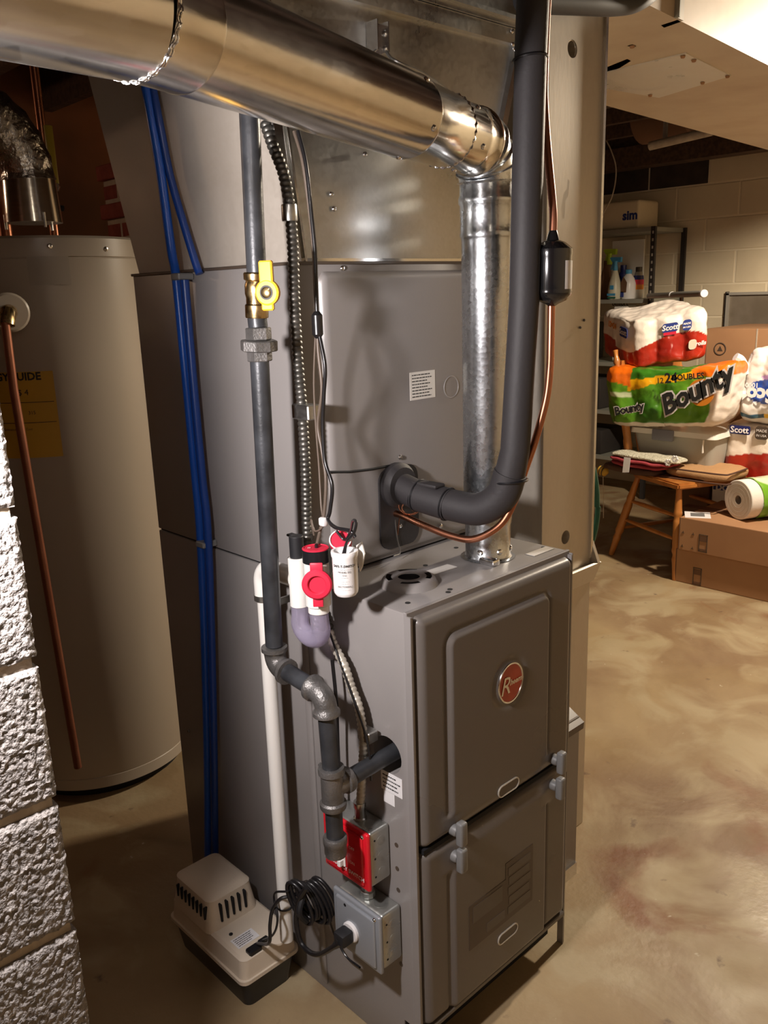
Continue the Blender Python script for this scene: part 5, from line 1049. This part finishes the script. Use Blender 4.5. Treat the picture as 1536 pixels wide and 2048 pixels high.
bmesh.ops.bevel(bm, geom=list(bm.edges), offset=0.007, segments=2, affect='EDGES'); obj('seat', bm, 'oak', ch, 40)
fl_ = (L2W(0, 0, 0), L2W(0.02, 0.03, SH - 0.03)); fr_ = (L2W(0.34, -0.01, 0), L2W(0.31, 0.03, SH - 0.03)); bl_ = (L2W(-0.03, 0.46, 0), L2W(0.02, 0.33, SH - 0.03)); br_ = (L2W(0.36, 0.46, 0), L2W(0.31, 0.33, SH - 0.03))
for p, q in (fl_, fr_, bl_, br_): turned(p, q, 0.0185)
def at_(pq, z): p, q = pq; return p + (q - p) * (z / q.z)
def rung(a, b, r=0.009):
    n = 12; bm = B(); tube(bm, [a + (b - a) * k / n for k in range(n + 1)], r, 10, [r * (0.75 + 0.5 * math.sin(PI * k / n)) for k in range(n + 1)]); obj('rung', bm, 'oak', ch, 60)
rung(at_(fl_, 0.30), at_(bl_, 0.30)); rung(at_(fl_, 0.19), at_(bl_, 0.20)); rung(at_(fr_, 0.30), at_(br_, 0.30)); rung(at_(fl_, 0.24), at_(fr_, 0.24)); rung(at_(bl_, 0.15), at_(br_, 0.15)); rung(at_(fr_, 0.19), at_(br_, 0.20))
turned(L2W(0.0, 0.36, SH), L2W(-0.02, 0.50, 1.03), 0.0185, 'back_post', ((0.2, 1.2), (0.55, 1.2), (0.86, 0.6), (0.9, 1.3), (0.96, 0.6)))
turned(L2W(0.33, 0.36, SH), L2W(0.35, 0.50, 1.03), 0.0185, 'back_post', ((0.2, 1.2), (0.55, 1.2), (0.86, 0.6), (0.9, 1.3), (0.96, 0.6)))
for k in range(4): rung(L2W(0.055 + k * 0.072, 0.36, SH), L2W(0.05 + k * 0.08, 0.47, 0.90), 0.0075)
a0_, b0_ = L2W(-0.01, 0.475, 0.93), L2W(0.34, 0.475, 0.93)
bm = B(); prism(bm, [(0, -0.045), ((b0_ - a0_).length, -0.045), ((b0_ - a0_).length, 0.05), (0.17, 0.075), (0, 0.05)], a0_, cw, (0, 0, 1), 0.016); obj('crest_rail', bm, 'oak', ch, 30)
rung(L2W(0.0, 0.365, SH), L2W(-0.005, 0.42, 0.60), 0.010)

# ---------------------------------------------------------------- soft goods
def slab(name, m, p0, u, v, h, n=14, wob=0.006, rnd=4.0, parent=None, colfn=None, ny=None, nzc=6, bulge=None, smooth=60, tilt=None, edge=None):
    """rounded soft block: p0 corner, u and v edge vectors, height vector h"""
    p0 = Vector(p0); u = Vector(u); v = Vector(v); h = Vector(h) if not isinstance(h, (int, float)) else Vector((0, 0, h))
    ny = ny or n; bm = B(); layer = bm.verts.layers.float_color.new('Col') if colfn else None
    def mk(a, b, c_):
        q = [2 * a - 1, 2 * b - 1, 2 * c_ - 1]; s = (abs(q[0]) ** rnd + abs(q[1]) ** rnd + abs(q[2]) ** rnd) ** (1 / rnd); mx_ = max(abs(t) for t in q); k = mx_ / s if s else 1
        q = [t * (0.35 + 0.65 * k) if False else t * k for t in q]; k2 = 1.0
        P_ = p0 + u * ((q[0] + 1) / 2) + v * ((q[1] + 1) / 2) + h * ((q[2] + 1) / 2)
        if bulge: P_ = P_ + bulge(a, b, c_)
        nv = noise.noise_vector(P_ * 14) * wob + noise.noise_vector(P_ * 34) * wob * 0.6
        P_ = P_ + nv; vv_ = bm.verts.new(P_)
        if colfn: vv_[layer] = (*colfn(a, b, c_, P_), 1)
        return vv_
    def face(fn, i_, j_):
        g = [[mk(*fn(i / i_, j / j_)) for i in range(i_ + 1)] for j in range(j_ + 1)]
        for j in range(j_):
            for i in range(i_): bm.faces.new((g[j][i], g[j][i + 1], g[j + 1][i + 1], g[j + 1][i]))
    face(lambda s, t: (s, 0, t), n, nzc); face(lambda s, t: (s, 1, t), n, nzc); face(lambda s, t: (0, s, t), ny, nzc); face(lambda s, t: (1, s, t), ny, nzc)
    face(lambda s, t: (s, t, 0), n, ny); face(lambda s, t: (s, t, 1), n, ny)
    bmesh.ops.remove_doubles(bm, verts=bm.verts, dist=0.0002)
    return obj(name, bm, m, parent, smooth)
def hexc(r, g, b): return c(r, g, b)
WHT = c(238, 226, 214); RED = c(190, 52, 22); DRED = c(140, 22, 20); GRN = c(112, 168, 40); DGR = c(60, 120, 30); ORG = c(232, 110, 22); YEL = c(244, 176, 20)
def sp_print(a, b, c_, P_):
    edge = 0.50 + 0.16 * math.sin((a - 0.25) * 4.2) if b < 0.5 else 0.5
    if c_ > edge: return WHT
    k = 0.5 + 0.5 * noise.noise(P_ * 9); return tuple(RED[i] * k + DRED[i] * (1 - k) for i in range(3))
def bt_print(a, b, c_, P_):
    if c_ < 0.04: return WHT
    if a > 0.90: return WHT if c_ < 0.78 else ORG
    if a < 0.24 and c_ > 0.76 - 0.6 * max(0, a - 0.12): return ORG
    if a > 0.70 and c_ > 0.82: return ORG
    if 0.22 < a < 0.74 and c_ > 0.60 + 0.24 * math.sin((a - 0.2) * 2.6) and c_ < 0.86 + 0.3 * (a - 0.4): return YEL
    if 0.24 < a < 0.72 and c_ > 0.80: return DGR
    if b < 0.3 and 0.02 < a < 0.24 and 0.50 < c_ < 0.60: return c(205, 215, 175)
    k = min(1, max(0, 0.5 + 0.9 * noise.noise(P_ * 8))); return tuple(GRN[i] * k + DGR[i] * (1 - k) for i in range(3))
# bin
bn = thing('storage_bin', 'translucent plastic storage bin with white lid on the oak chair', 'bin', (3.1, 1.15, SH))
bz0 = SH + 0.004; bz1 = 0.655
bu0, bu1 = (2.87, 1.29, 0.624)[1], (2.87, 0.871, 0.664)[1]
def tub(bm, y0, y1, x0, x1, z0, z1, ins, r=0.03):
    a = [bm.verts.new(((x0 + x1) / 2 + p[0], (y0 + y1) / 2 + p[1], z0)) for p in rrect(x1 - x0 - 2 * ins, y1 - y0 - 2 * ins, r)]
    b = [bm.verts.new(((x0 + x1) / 2 + p[0], (y0 + y1) / 2 + p[1], z1)) for p in rrect(x1 - x0, y1 - y0, r)]
    k = len(a); bm.faces.new(a[::-1])
    for i in range(k): bm.faces.new((a[i], a[(i + 1) % k], b[(i + 1) % k], b[i]))
    return b
bm = B(); r_o = tub(bm, bu1, bu0, 2.87, 3.20, bz0, bz1, 0.030); r_i = tub(bm, bu1 + 0.005, bu0 - 0.005, 2.875, 3.195, bz0 + 0.005, bz1, 0.030)
for i in range(len(r_o)): bm.faces.new((r_o[i], r_o[(i + 1) % len(r_o)], r_i[(i + 1) % len(r_i)], r_i[i]))
obj('tub', bm, 'bin', bn, 40)
bm = B(); taper(bm, (2.855, bu1 - 0.012), (3.215, bu0 + 0.012), bz1 - 0.014, bz1 + 0.010, 0.0, 0.004, 0.03); obj('lid', bm, 'lidw', bn, 40)
ly = (2.85, 1.118, 0.655)[1]
bm = B(); bx(bm, (2.846, ly - 0.055, bz1 - 0.040), (2.862, ly + 0.055, bz1 + 0.014), 0.006, 2); obj('bin_latch', bm, 'latchg', bn)
bm = B(); bx(bm, (2.862, bu1 + 0.05, bz1 - 0.080), (2.874, bu1 + 0.054, bz1 - 0.02)); obj('rib', bm, 'lidw', bn, 0)
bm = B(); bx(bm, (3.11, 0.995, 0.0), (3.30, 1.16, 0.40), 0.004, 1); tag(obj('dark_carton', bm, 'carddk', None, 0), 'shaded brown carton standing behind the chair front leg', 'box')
# paper towel pack (green) on the bin
g0 = Vector((2.79, 1.402, 0.629)); g1 = Vector((2.79, 0.795, 0.744)); gz = bz1 + 0.012
u_ = Vector((0.02, g1.y - g0.y, 0.045)); hgt = 0.30
gp = thing('paper_towel_pack', 'green wrapped paper towel pack lying across the storage bin', 'paper towels', (3.0, 1.2, gz))
def gb_(a, b, c_):
    o_ = Vector((0, 0, 0)); o_.x = -0.014 * abs(math.sin(a * PI * 4)) * (1 - b) * math.sin(PI * c_) ** 0.5
    o_.z = -0.03 * math.sin(PI * a) * c_ + (0.03 * (abs(a - 0.15) < 0.18) * 0) ; o_.y = 0.04 * (c_ - 0.5) * (1 if a < 0.5 else -1) * (1 - 0); return o_
gpm = slab('wrapper', 'film', (2.79, g0.y, gz - 0.002), u_, (0.185, 0, 0), (0, 0.0, hgt), 72, 0.007, 7, gp, bt_print, 20, 40, gb_)
def onp(s, m, par, a, px, py, X, size, rot=0.0, **kw):
    p = a; ux = Vector((0, -math.cos(rot), math.sin(rot))); uy = Vector((0, math.sin(rot), math.cos(rot))); return text(s, m, par, p, ux, uy, size, **kw)
onp('Bounty', 'inkw', gp, Vector((2.764, 0.926, 0.871)), 0, 0, 0, 0.125, rot=0.50, bold=0.011, shear=0.25)
onp('Bounty', 'ink', gp, Vector((2.761, 0.925, 0.871)), 0, 0, 0, 0.125, rot=0.50, bold=0.004, shear=0.25)
onp('24', 'ink', gp, Vector((2.766, 1.045, 0.92)), 0, 0, 0, 0.062, rot=0.1, bold=0.002)
onp('12', 'ink', gp, Vector((2.766, 1.098, 0.906)), 0, 0, 0, 0.036, rot=0.1, bold=0.0006)
onp('DOUBLES', 'ink', gp, Vector((2.766, 0.966, 0.93)), 0, 0, 0, 0.036, rot=0.12, bold=0.0012)
onp('Bounty', 'inkw', gp, Vector((2.768, 1.252, 0.766)), 0, 0, 0, 0.055, rot=0.25, bold=0.005)
onp('Bounty', 'ink', gp, Vector((2.766, 1.251, 0.766)), 0, 0, 0, 0.055, rot=0.25, bold=0.0015)
bm = B(); lathe(bm, Vector((2.772, 0.9, 0.865)), (-1, 0, 0), [(0.060, 0), (0.060, 0.006)], 28); obj('sun_emblem', bm, 'orange', gp)
# bath tissue pack (red/white) on top
tp_ = thing('bath_tissue_pack', 'topmost red and white tissue pack sitting on the green pack', 'toilet paper', (3.0, 1.25, 0.96))
c0_ = Vector((2.86, (2.86, 1.303, 0.92)[1], (2.86, 1.303, 0.92)[2] + 0.012)); cr_ = Vector((2.97, (2.97, 0.964, 0.985)[1], (2.97, 0.964, 0.985)[2] + 0.004)); cl_ = Vector((3.05, (3.05, 1.588, 0.973)[1], (3.05, 1.588, 0.973)[2] + 0.015))
def tb_(a, b, c_):
    o_ = Vector((-0.018 * abs(math.sin(a * PI * 3)) * (1 - b), 0, -0.010 * math.sin(PI * a) * c_)); o_.y = 0.02 * (0.5 - a) * c_; return o_
slab('wrapper', 'film', c0_, cr_ - c0_, cl_ - c0_, (0, 0.01, 0.235), 56, 0.006, 8, tp_, sp_print, 36, 40, tb_)
ur = (cr_ - c0_).normalized(); nr = ur.cross(Vector((0, 0, 1))).normalized(); 
def onr(s, m, fr, fz, size, off=0.020, rot=0.0, bold=0.001, org=c0_, uu=None, nn_=None, L3=None):
    uu = uu or ur; L3 = L3 or (cr_ - c0_).length; nn_ = nn_ or nr
    p = org + uu * L3 * fr + Vector((0, 0, fz)) + nn_ * off; return text(s, m, tp_, p, uu, Vector((0, 0, 1)), size, bold=bold, shear=0.1)
def badge_on(par, p, uu, nn_, w_, h_, m):
    bm = B(); prism(bm, rrect(w_, h_, h_ * 0.3), p, uu, (0, 0, 1), 0.002); obj('logo_patch', bm, m, par, 20)
Lr = (cr_ - c0_).length
for fr, fz, sz, w_ in ((0.49, 0.178, 0.034, 0.072),):
    badge_on(tp_, c0_ + ur * Lr * fr + Vector((0, 0, fz)) + nr * 0.018, ur, nr, w_, 0.042, 'inkb'); onr('Scott', 'inkw', fr, fz, sz, 0.021)
    bm = B(); prism(bm, rrect(w_ * 0.8, 0.014, 0.004), c0_ + ur * Lr * fr + Vector((0, 0, fz - 0.026)) + nr * 0.018, ur, (0, 0, 1), 0.002); obj('logo_band', bm, 'redp', tp_, 20)
badge_on(tp_, c0_ + ur * Lr * 0.70 + Vector((0, 0, 0.178)) + nr * 0.018, ur, nr, 0.040, 0.048, 'inkb'); onr('MADE', 'inkw', 0.70, 0.184, 0.012, 0.021, bold=0.0004); onr('IN USA', 'inkw', 0.70, 0.168, 0.011, 0.021, bold=0.0004)
onr('rolls', 'inkw', 0.88, 0.085, 0.026, 0.018); badge_on(tp_, c0_ + ur * Lr * 0.78 + Vector((0, 0, 0.085)) + nr * 0.016, ur, nr, 0.035, 0.045, 'fridge')
ul = (c0_ - cl_).normalized(); nl = ul.cross(Vector((0, 0, 1))).normalized(); Ll = (cl_ - c0_).length
badge_on(tp_, cl_ + ul * Ll * 0.78 + Vector((0, 0, 0.17)) + nl * 0.010, ul, nl, 0.085, 0.046, 'inkb'); text('Scott', 'inkw', tp_, cl_ + ul * Ll * 0.78 + Vector((0, 0, 0.17)) + nl * 0.013, ul, (0, 0, 1), 0.036, bold=0.001)
text('12=24', 'orange', tp_, cl_ + ul * Ll * 0.42 + Vector((0, 0, 0.18)) + nl * 0.013, ul, (0, 0, 1), 0.036, bold=0.002)

# cushions at the chair front
ck = thing('tan_seat_cushion', 'tan checked seat cushion with brown piping overhanging the chair seat', 'cushion', L2W(0.1, 0.0, SH))
k0 = Vector((2.846, 1.037, 0.47))
slab('pad', 'cush_tan', (2.76, 0.76, SH + 0.002), (0.02, 0.33, 0.0), (0.26, -0.02, 0), (0, 0, 0.050), 20, 0.004, 4, ck)
bm = B(); lp_ = [(2.757, 1.07), (2.755, 0.90), (2.762, 0.775), (2.80, 0.752), (2.95, 0.748)]
tube(bm, spline([(x, y, SH + 0.048) for x, y in lp_]), 0.004, 6); obj('piping', bm, 'cush_edge', ck); bm = B(); tube(bm, spline([(x, y, SH + 0.004) for x, y in lp_]), 0.004, 6); obj('piping', bm, 'cush_edge', ck)
def fold(name, label, m, z, y0, y1, x0, x1, th):
    t = thing(name, label, 'cushion', ((x0 + x1) / 2, (y0 + y1) / 2, z)); slab('pad', m, (x0, y1, z), (0, y0 - y1, -0.008), (x1 - x0, 0, 0), (0, 0, th), 22, 0.005, 4, t); return t
fa = fold('red_chair_pad', 'lower of two red chair pads with white tag, on chair seat', 'cush_red', SH + 0.036, 1.045, 1.33, 2.72, 2.858, 0.020)
fb_ = fold('red_chair_pad', 'upper of two red chair pads, directly under the crocheted pad', 'cush_red', SH + 0.057, 1.005, 1.335, 2.715, 2.858, 0.020)
fc = fold('crocheted_pad', 'cream crocheted pad on top of the red chair pads', 'crochet', SH + 0.078, 0.97, 1.33, 2.72, 2.858, 0.018)
fd_ = fold('folded_chair_pad', 'dark brown chair pad lying beneath the red pads', 'cush_edge', SH + 0.001, 1.08, 1.38, 2.73, 2.858, 0.034)
bm = B(); prism(bm, [(-0.018, -0.075), (0.016, -0.07), (0.022, 0.0), (-0.012, 0.0)], Vector((2.708, 1.22, 0.545)), (0, -1, 0), (0, 0, 1), 0.002); obj('white_tag', bm, 'paperw', fa, 0)
for i_, (px_, par_) in enumerate((((2.716, 1.012, 0.544), fa), ((2.712, 0.977, 0.565), fb_))):
    bm = B()
    for k in range(6):
        a = k * PI / 3; lathe(bm, Vector(px_) + Vector((0, 0.011 * math.cos(a), 0.011 * math.sin(a))), (-1, 0, 0), [(0.007, 0), (0.005, 0.004)], 8)
    o = obj('flower_motif', bm, 'white', par_)
# bee ornament and stake
be = thing('bee_ornament', 'yellow striped bee ornament on a wire stake by the chair', 'ornament', (2.78, 1.381, 0.208))
bb = Vector((2.78, 1.389, 0.446)); bm = B(); lathe(bm, bb + Vector((0, 0.03, 0.008)), (0, -1, -0.25), [(0.004, 0), (0.020, 0.010), (0.026, 0.028), (0.022, 0.048), (0.006, 0.060)], 16); obj('body', bm, 'guide', be)
for t in (0.02, 0.034): 
    bm = B(); lathe(bm, bb + Vector((0, 0.03 - t, 0.008 - t * 0.25)), (0, -1, -0.25), [(0.0265, 0), (0.0265, 0.005)], 16); obj('stripe', bm, 'ghost', be)
bm = B(); tube(bm, [bb, Vector((2.8, 1.39, 0.2))], 0.0022, 6); obj('stake', bm, 'mortar', be)
bm = B(); prism(bm, [(0, 0), (0.02, 0.03), (0.032, 0.02), (0.014, -0.002)], bb + Vector((0, 0, 0.02)), (0, -1, 0), (0, 0, 1), 0.003); obj('wing', bm, 'mortar', be, 0)
# hose hung behind the return duct
bm = B(); hp_ = [(1.45, 0.616, 0.835), (1.45, 0.604, 0.788), (1.45, 0.585, 0.717), (1.45, 0.577, 0.644), (1.45, 0.582, 0.577), (1.45, 0.595, 0.52), (1.45, 0.613, 0.486)]
hcn = Vector((0.835, 0.255, 0.838)); pts = []
hr = abs(Vector((0.835, 0.192, 0.848)).y - hcn.y); hh = abs(Vector((0.835, 0.217, 0.964)).z - hcn.z) * 1.15
hcn.y += 0.0
for k in range(33): pts.append((0.832 + 0.004 * k / 32, hcn.y - hr * math.cos(2 * PI * k / 32), hcn.z + hh * math.sin(2 * PI * k / 32)))
hos = thing('garden_hose', 'green hose loop hooked on the side of the return duct', 'hose', hcn)
tube(bm, pts, 0.0062, 12); obj('hose_loop', bm, 'hose', hos, 60)
bm = B(); tube(bm, [(0.816, hcn.y, hcn.z + hh - 0.012), (0.846, hcn.y, hcn.z + hh - 0.010), (0.846, hcn.y, hcn.z + hh + 0.01)], 0.003, 8); obj('hook', bm, 'galv', hos)

# ================================================================ BOXES AND PACKS AT RIGHT
def carton(name, label, y0, y1, x0, x1, z0, z1, marks=()):
    t = thing(name, label, 'box', ((x0 + x1) / 2, (y0 + y1) / 2, z0)); bm = B(); bx(bm, (x0, y0, z0), (x1, y1, z1), 0.004, 2); obj('carton_body', bm, 'card', t, 20)
    bm = B(); bx(bm, (x0 - 0.001, y1 - 0.004, z0 + 0.004), (x0 + 0.01, y1 + 0.0008, z1 - 0.003)); obj('corner_edge', bm, 'carddk', t, 0)
    return t
yA = (2.68, 0.932, -0.007)[1]; lowt = 0.158
cA = carton('cardboard_box', 'bottom cardboard box of the stack beside the oak chair', 0.20, yA, 2.685, 3.10, 0.0, lowt)
upz = (2.66, 0.906, 0.313)[2]
cB = carton('cardboard_box', 'upper cardboard box carrying a white shipping label and towel rolls', 0.20, (2.665, 0.915, 0.169)[1], 2.668, 3.08, lowt + 0.002, upz)
def mark(par, p, w_, h_, m='ghost', name='print_mark', t_=0.0014):
    p = Vector(p); bm = B()
    for (a0, b0, a1, b1) in ((-w_, -h_, w_, -h_ + 0.003), (-w_, h_ - 0.003, w_, h_), (-w_, -h_, -w_ + 0.003, h_), (w_ - 0.003, -h_, w_, h_)): bx(bm, (p.x - t_, p.y + a0, p.z + b0), (p.x + 0.002, p.y + a1, p.z + b1))
    obj(name, bm, m, par, 0)
for par, q in ((cB, (2.667, 0.799, 0.21)), (cA, (2.684, 0.825, 0.045))):
    mark(par, q, 0.020, 0.040); bm = B(); q = Vector(q); bx(bm, (q.x - 0.0012, q.y - 0.016, q.z + 0.008), (q.x + 0.002, q.y + 0.016, q.z + 0.032)); bx(bm, (q.x - 0.0012, q.y - 0.016, q.z - 0.034), (q.x + 0.002, q.y + 0.016, q.z - 0.026)); obj('print_mark', bm, 'carddk', par, 0)
for q in ((2.667, 0.896, 0.241), (2.667, 0.848, 0.241), (2.667, 0.897, 0.177), (2.667, 0.848, 0.175)):
    q = Vector(q); bm = B(); bx(bm, (q.x - 0.001, q.y - 0.006, q.z), (q.x + 0.002, q.y + 0.006, q.z + 0.002)); bx(bm, (q.x - 0.001, q.y - 0.002, q.z), (q.x + 0.002, q.y, q.z + 0.010)); obj('corner_mark', bm, 'ghost', cB, 0)
la = Vector((2.747, 0.871, 0.313)); 
bm = B(); bx(bm, (la.x - 0.055, la.y - 0.055, upz), (la.x + 0.055, la.y + 0.055, upz + 0.0012), 0, 2, Matrix.Translation(la) @ Matrix.Rotation(0.5, 4, 'Z') @ Matrix.Translation(-la)); obj('shipping_label', bm, 'paperw', cB, 0)
bm = B(); bx(bm, (la.x - 0.030, la.y - 0.030, upz + 0.001), (la.x + 0.030, la.y + 0.030, upz + 0.0018), 0, 2, Matrix.Translation(la) @ Matrix.Rotation(0.5, 4, 'Z') @ Matrix.Translation(-la)); obj('label_print', bm, 'latch', cB, 0)
ta_ = Vector((2.878, 0.9, 0.313)); bm = B(); bx(bm, (ta_.x - 0.028, 0.20, upz), (ta_.x + 0.028, ta_.y + 0.10, upz + 0.001)); obj('packing_tape', bm, 'carddk', cB, 0)
# big carton behind
bgy = (3.45, 1.227, 1.105)[1]; bgz = (3.45, 1.227, 1.105)[2]
bg = carton('cardboard_box', 'large tall cardboard carton standing behind the tissue packs', 0.35, bgy, 3.46, 3.95, 0.0, bgz)
q = Vector((3.459, 1.15, 1.002)); bm = B(); ring(bm, q, (0, -1, 0), (0, 0, 1), 0.030, 0.030, 0.003, 28, 6); prism(bm, [(-0.014, -0.01), (0.014, -0.01), (0, 0.016)], q + Vector((0.001, 0, 0)), (0, -1, 0), (0, 0, 1), 0.002); obj('recycle_mark', bm, 'ghost', bg)
q = Vector((3.459, 0.965, 1.002)); bm = B(); bx(bm, (3.457, q.y - 0.003, 0.5), (3.461, q.y + 0.003, bgz)); obj('flap_seam', bm, 'mortar', bg, 0)
# white box with navy panel
wy1 = (3.11, 0.98, 0.348)[1]; wz = (3.11, 0.969, 0.412)[2]
wb = thing('white_box', 'white box with a navy lettered panel behind the towel rolls', 'box', (3.15, 0.75, upz))
bm = B(); bx(bm, (3.11, 0.35, 0.0), (3.38, wy1, wz), 0.003, 1); obj('box_body', bm, 'lidw', wb, 20)
q0_ = Vector((3.108, 0.974, 0.384)); q1_ = Vector((3.108, 0.84, 0.353)); bm = B(); bx(bm, (3.1075, q1_.y, q1_.z), (3.112, q0_.y, q0_.z)); obj('navy_panel', bm, 'inkb', wb, 0)
text('DCI', 'inkw', wb, (3.107, (3.107, 0.925, 0.366)[1], (3.107, 0.925, 0.366)[2]), (0, -1, 0), (0, 0, 1), 0.042, bold=0.002)
# red and white pack on the white box
def sp2(a, b, c_, P_):
    if c_ > 0.42 + 0.14 * math.sin(a * 3.0): return WHT
    k = 0.5 + 0.5 * noise.noise(P_ * 9); return tuple(RED[i] * k + DRED[i] * (1 - k) for i in range(3))
pk = thing('bath_tissue_pack', 'red and white tissue pack between white box and knotted bag', 'toilet paper', (3.1, 0.6, wz))
py1 = (3.02, 0.907, 0.568)[1]; pz1 = (3.02, 0.917, 0.705)[2]
slab('wrapper', 'film', (3.02, py1, wz + 0.002), (0, -0.50, 0), (0.30, 0, 0), (0, 0, pz1 - wz), 60, 0.005, 9, pk, sp2, 20, 40, lambda a, b, c_: Vector((-0.012 * abs(math.sin(a * PI * 4)) * (1 - b), 0, 0)))
q = Vector((3, 0.815, 0.675)); bm = B(); prism(bm, rrect(0.095, 0.040, 0.008), q, (0, -1, 0), (0, 0, 1), 0.003); obj('logo_patch', bm, 'navy', pk, 20); text('Scott', 'inkw', pk, q + Vector((-0.006, 0, 0)), (0, -1, 0), (0, 0, 1), 0.040, bold=0.001)
q = Vector((3, 0.714, 0.67)); bm = B(); prism(bm, rrect(0.060, 0.060, 0.015), q, (0, -1, 0), (0, 0, 1), 0.003); obj('logo_patch', bm, 'ghost', pk, 20)
text('MADE', 'inkw', pk, q + Vector((-0.006, 0, 0.010)), (0, -1, 0), (0, 0, 1), 0.018); text('IN USA', 'inkw', pk, q + Vector((-0.006, 0, -0.012)), (0, -1, 0), (0, 0, 1), 0.015)
# knotted bag of rolls, print upside down
def bag(a, b, c_, P_):
    if 0.02 < c_ < 0.12 and b < 0.5 and a < 0.42: return c(40, 90, 120)
    if 0.02 < c_ < 0.12 and b < 0.5 and a < 0.75: return c(235, 190, 40)
    if b < 0.5 and ((a - 0.52) / 0.36) ** 2 + ((c_ - 0.44) / 0.17) ** 2 < 1: return c(45, 80, 170)
    if b < 0.5 and ((a - 0.60) / 0.28) ** 2 + ((c_ - 0.62) / 0.06) ** 2 < 1: return c(190, 150, 215)
    return c(232, 228, 224)
kb = thing('tissue_roll_bag', 'clear bag of white tissue rolls with upside-down blue lettering', 'toilet paper', (3.05, 0.65, pz1))
ky = (2.98, 0.85, 0.697)[1]; kz = (2.98, 0.788, 1.043)[2]
slab('bag', 'film', (2.98, ky, pz1 + 0.006), (0, -0.34, 0), (0.26, 0, 0), (0, 0, kz - pz1), 56, 0.008, 5, kb, bag, 20, 56, lambda a, b, c_: Vector((-0.012 * abs(math.sin(a * PI * 3)) * (1 - b), -0.035 * c_ * (1 - a), 0)))
text('Scott', 'inkw', kb, (2.956, (2.956, 0.745, 0.853)[1], (2.956, 0.745, 0.848)[2]), (0, 1, 0), (0, 0, -1), 0.085, bold=0.004)
text('1000', 'inkw', kb, (2.956, (2.956, 0.757, 0.894)[1], (2.956, 0.757, 0.888)[2]), (0, 1, 0), (0, 0, -1), 0.030, bold=0.001)
bm = B(); q = Vector((2.99, 0.827, 0.988)); tube(bm, spline([q + Vector((0, -0.03, -0.06)), q, q + Vector((-0.02, 0.02, 0.02))]), 0.02, 10, None); obj('knot', bm, 'paperw', kb)
# towel roll lying on the upper carton
tw = thing('paper_towel_roll', 'white paper towel roll in torn green wrap on the upper carton', 'paper towels', (2.85, 0.7, upz))
rcn = Vector((2.78, 0.705, 0.393)); ax = Vector((0.55, -0.83, 0.06)).normalized(); ax = Vector((0.90, -0.42, 0.0)).normalized(); RR = 0.088; rcn.z = upz + RR + 0.002
bm = B(); lathe(bm, rcn, ax, [(0.020, 0.0), (RR - 0.003, 0.0), (RR, 0.003), (RR, 0.26), (RR - 0.003, 0.262), (0.020, 0.262), (0.020, 0.0)], 48, False); obj('roll', bm, 'towel', tw, 40)
bm = B(); lathe(bm, rcn, ax, [(0.0195, 0.002), (0.0195, 0.26)], 24, False); obj('cardboard_core', bm, 'tube', tw)
for k in range(3):
    u4, v4, d4 = frame(ax); bm = B(); ring(bm, rcn - ax * 0.0004, u4, v4, 0.035 + k * 0.018, 0.035 + k * 0.018, 0.0006, 40, 4); obj('wound_edge', bm, 'mortar', tw)
def sp3(a, b, c_, P_): return GRN if noise.noise(P_ * 6) > -0.05 else c(215, 222, 190)
bm = B(); layer = bm.verts.layers.float_color.new('Col'); u4, v4, d4 = frame(ax); g = []
for j in range(16):
    row = []
    for k in range(41):
        a = 2 * PI * k / 40; P_ = rcn + ax * (0.06 + 0.205 * j / 15) + (u4 * math.cos(a) + v4 * math.sin(a)) * (RR + 0.004 + 0.004 * noise.noise(Vector((a * 3, j * 0.4, 0)))); 
        if P_.z < upz + 0.002: P_.z = upz + 0.002
        vv_ = bm.verts.new(P_); vv_[layer] = (*sp3(0, 0, 0, P_), 1); row.append(vv_)
    g.append(row)
for j in range(15):
    for k in range(40): bm.faces.new((g[j][k], g[j][k + 1], g[j + 1][k + 1], g[j + 1][k]))
obj('green_wrap', bm, 'film', tw, 60)
tw2 = thing('paper_towel_roll', 'second paper towel roll half out of frame at the right edge', 'paper towels', (2.85, 0.5, upz))
rc2 = rcn + Vector((0.05, -0.232, 0.0)); bm = B(); lathe(bm, rc2, ax, [(0.020, 0.0), (RR - 0.003, 0.0), (RR, 0.003), (RR, 0.26), (RR - 0.003, 0.262), (0.020, 0.262), (0.020, 0.0)], 48, False); obj('roll', bm, 'towel', tw2, 40)
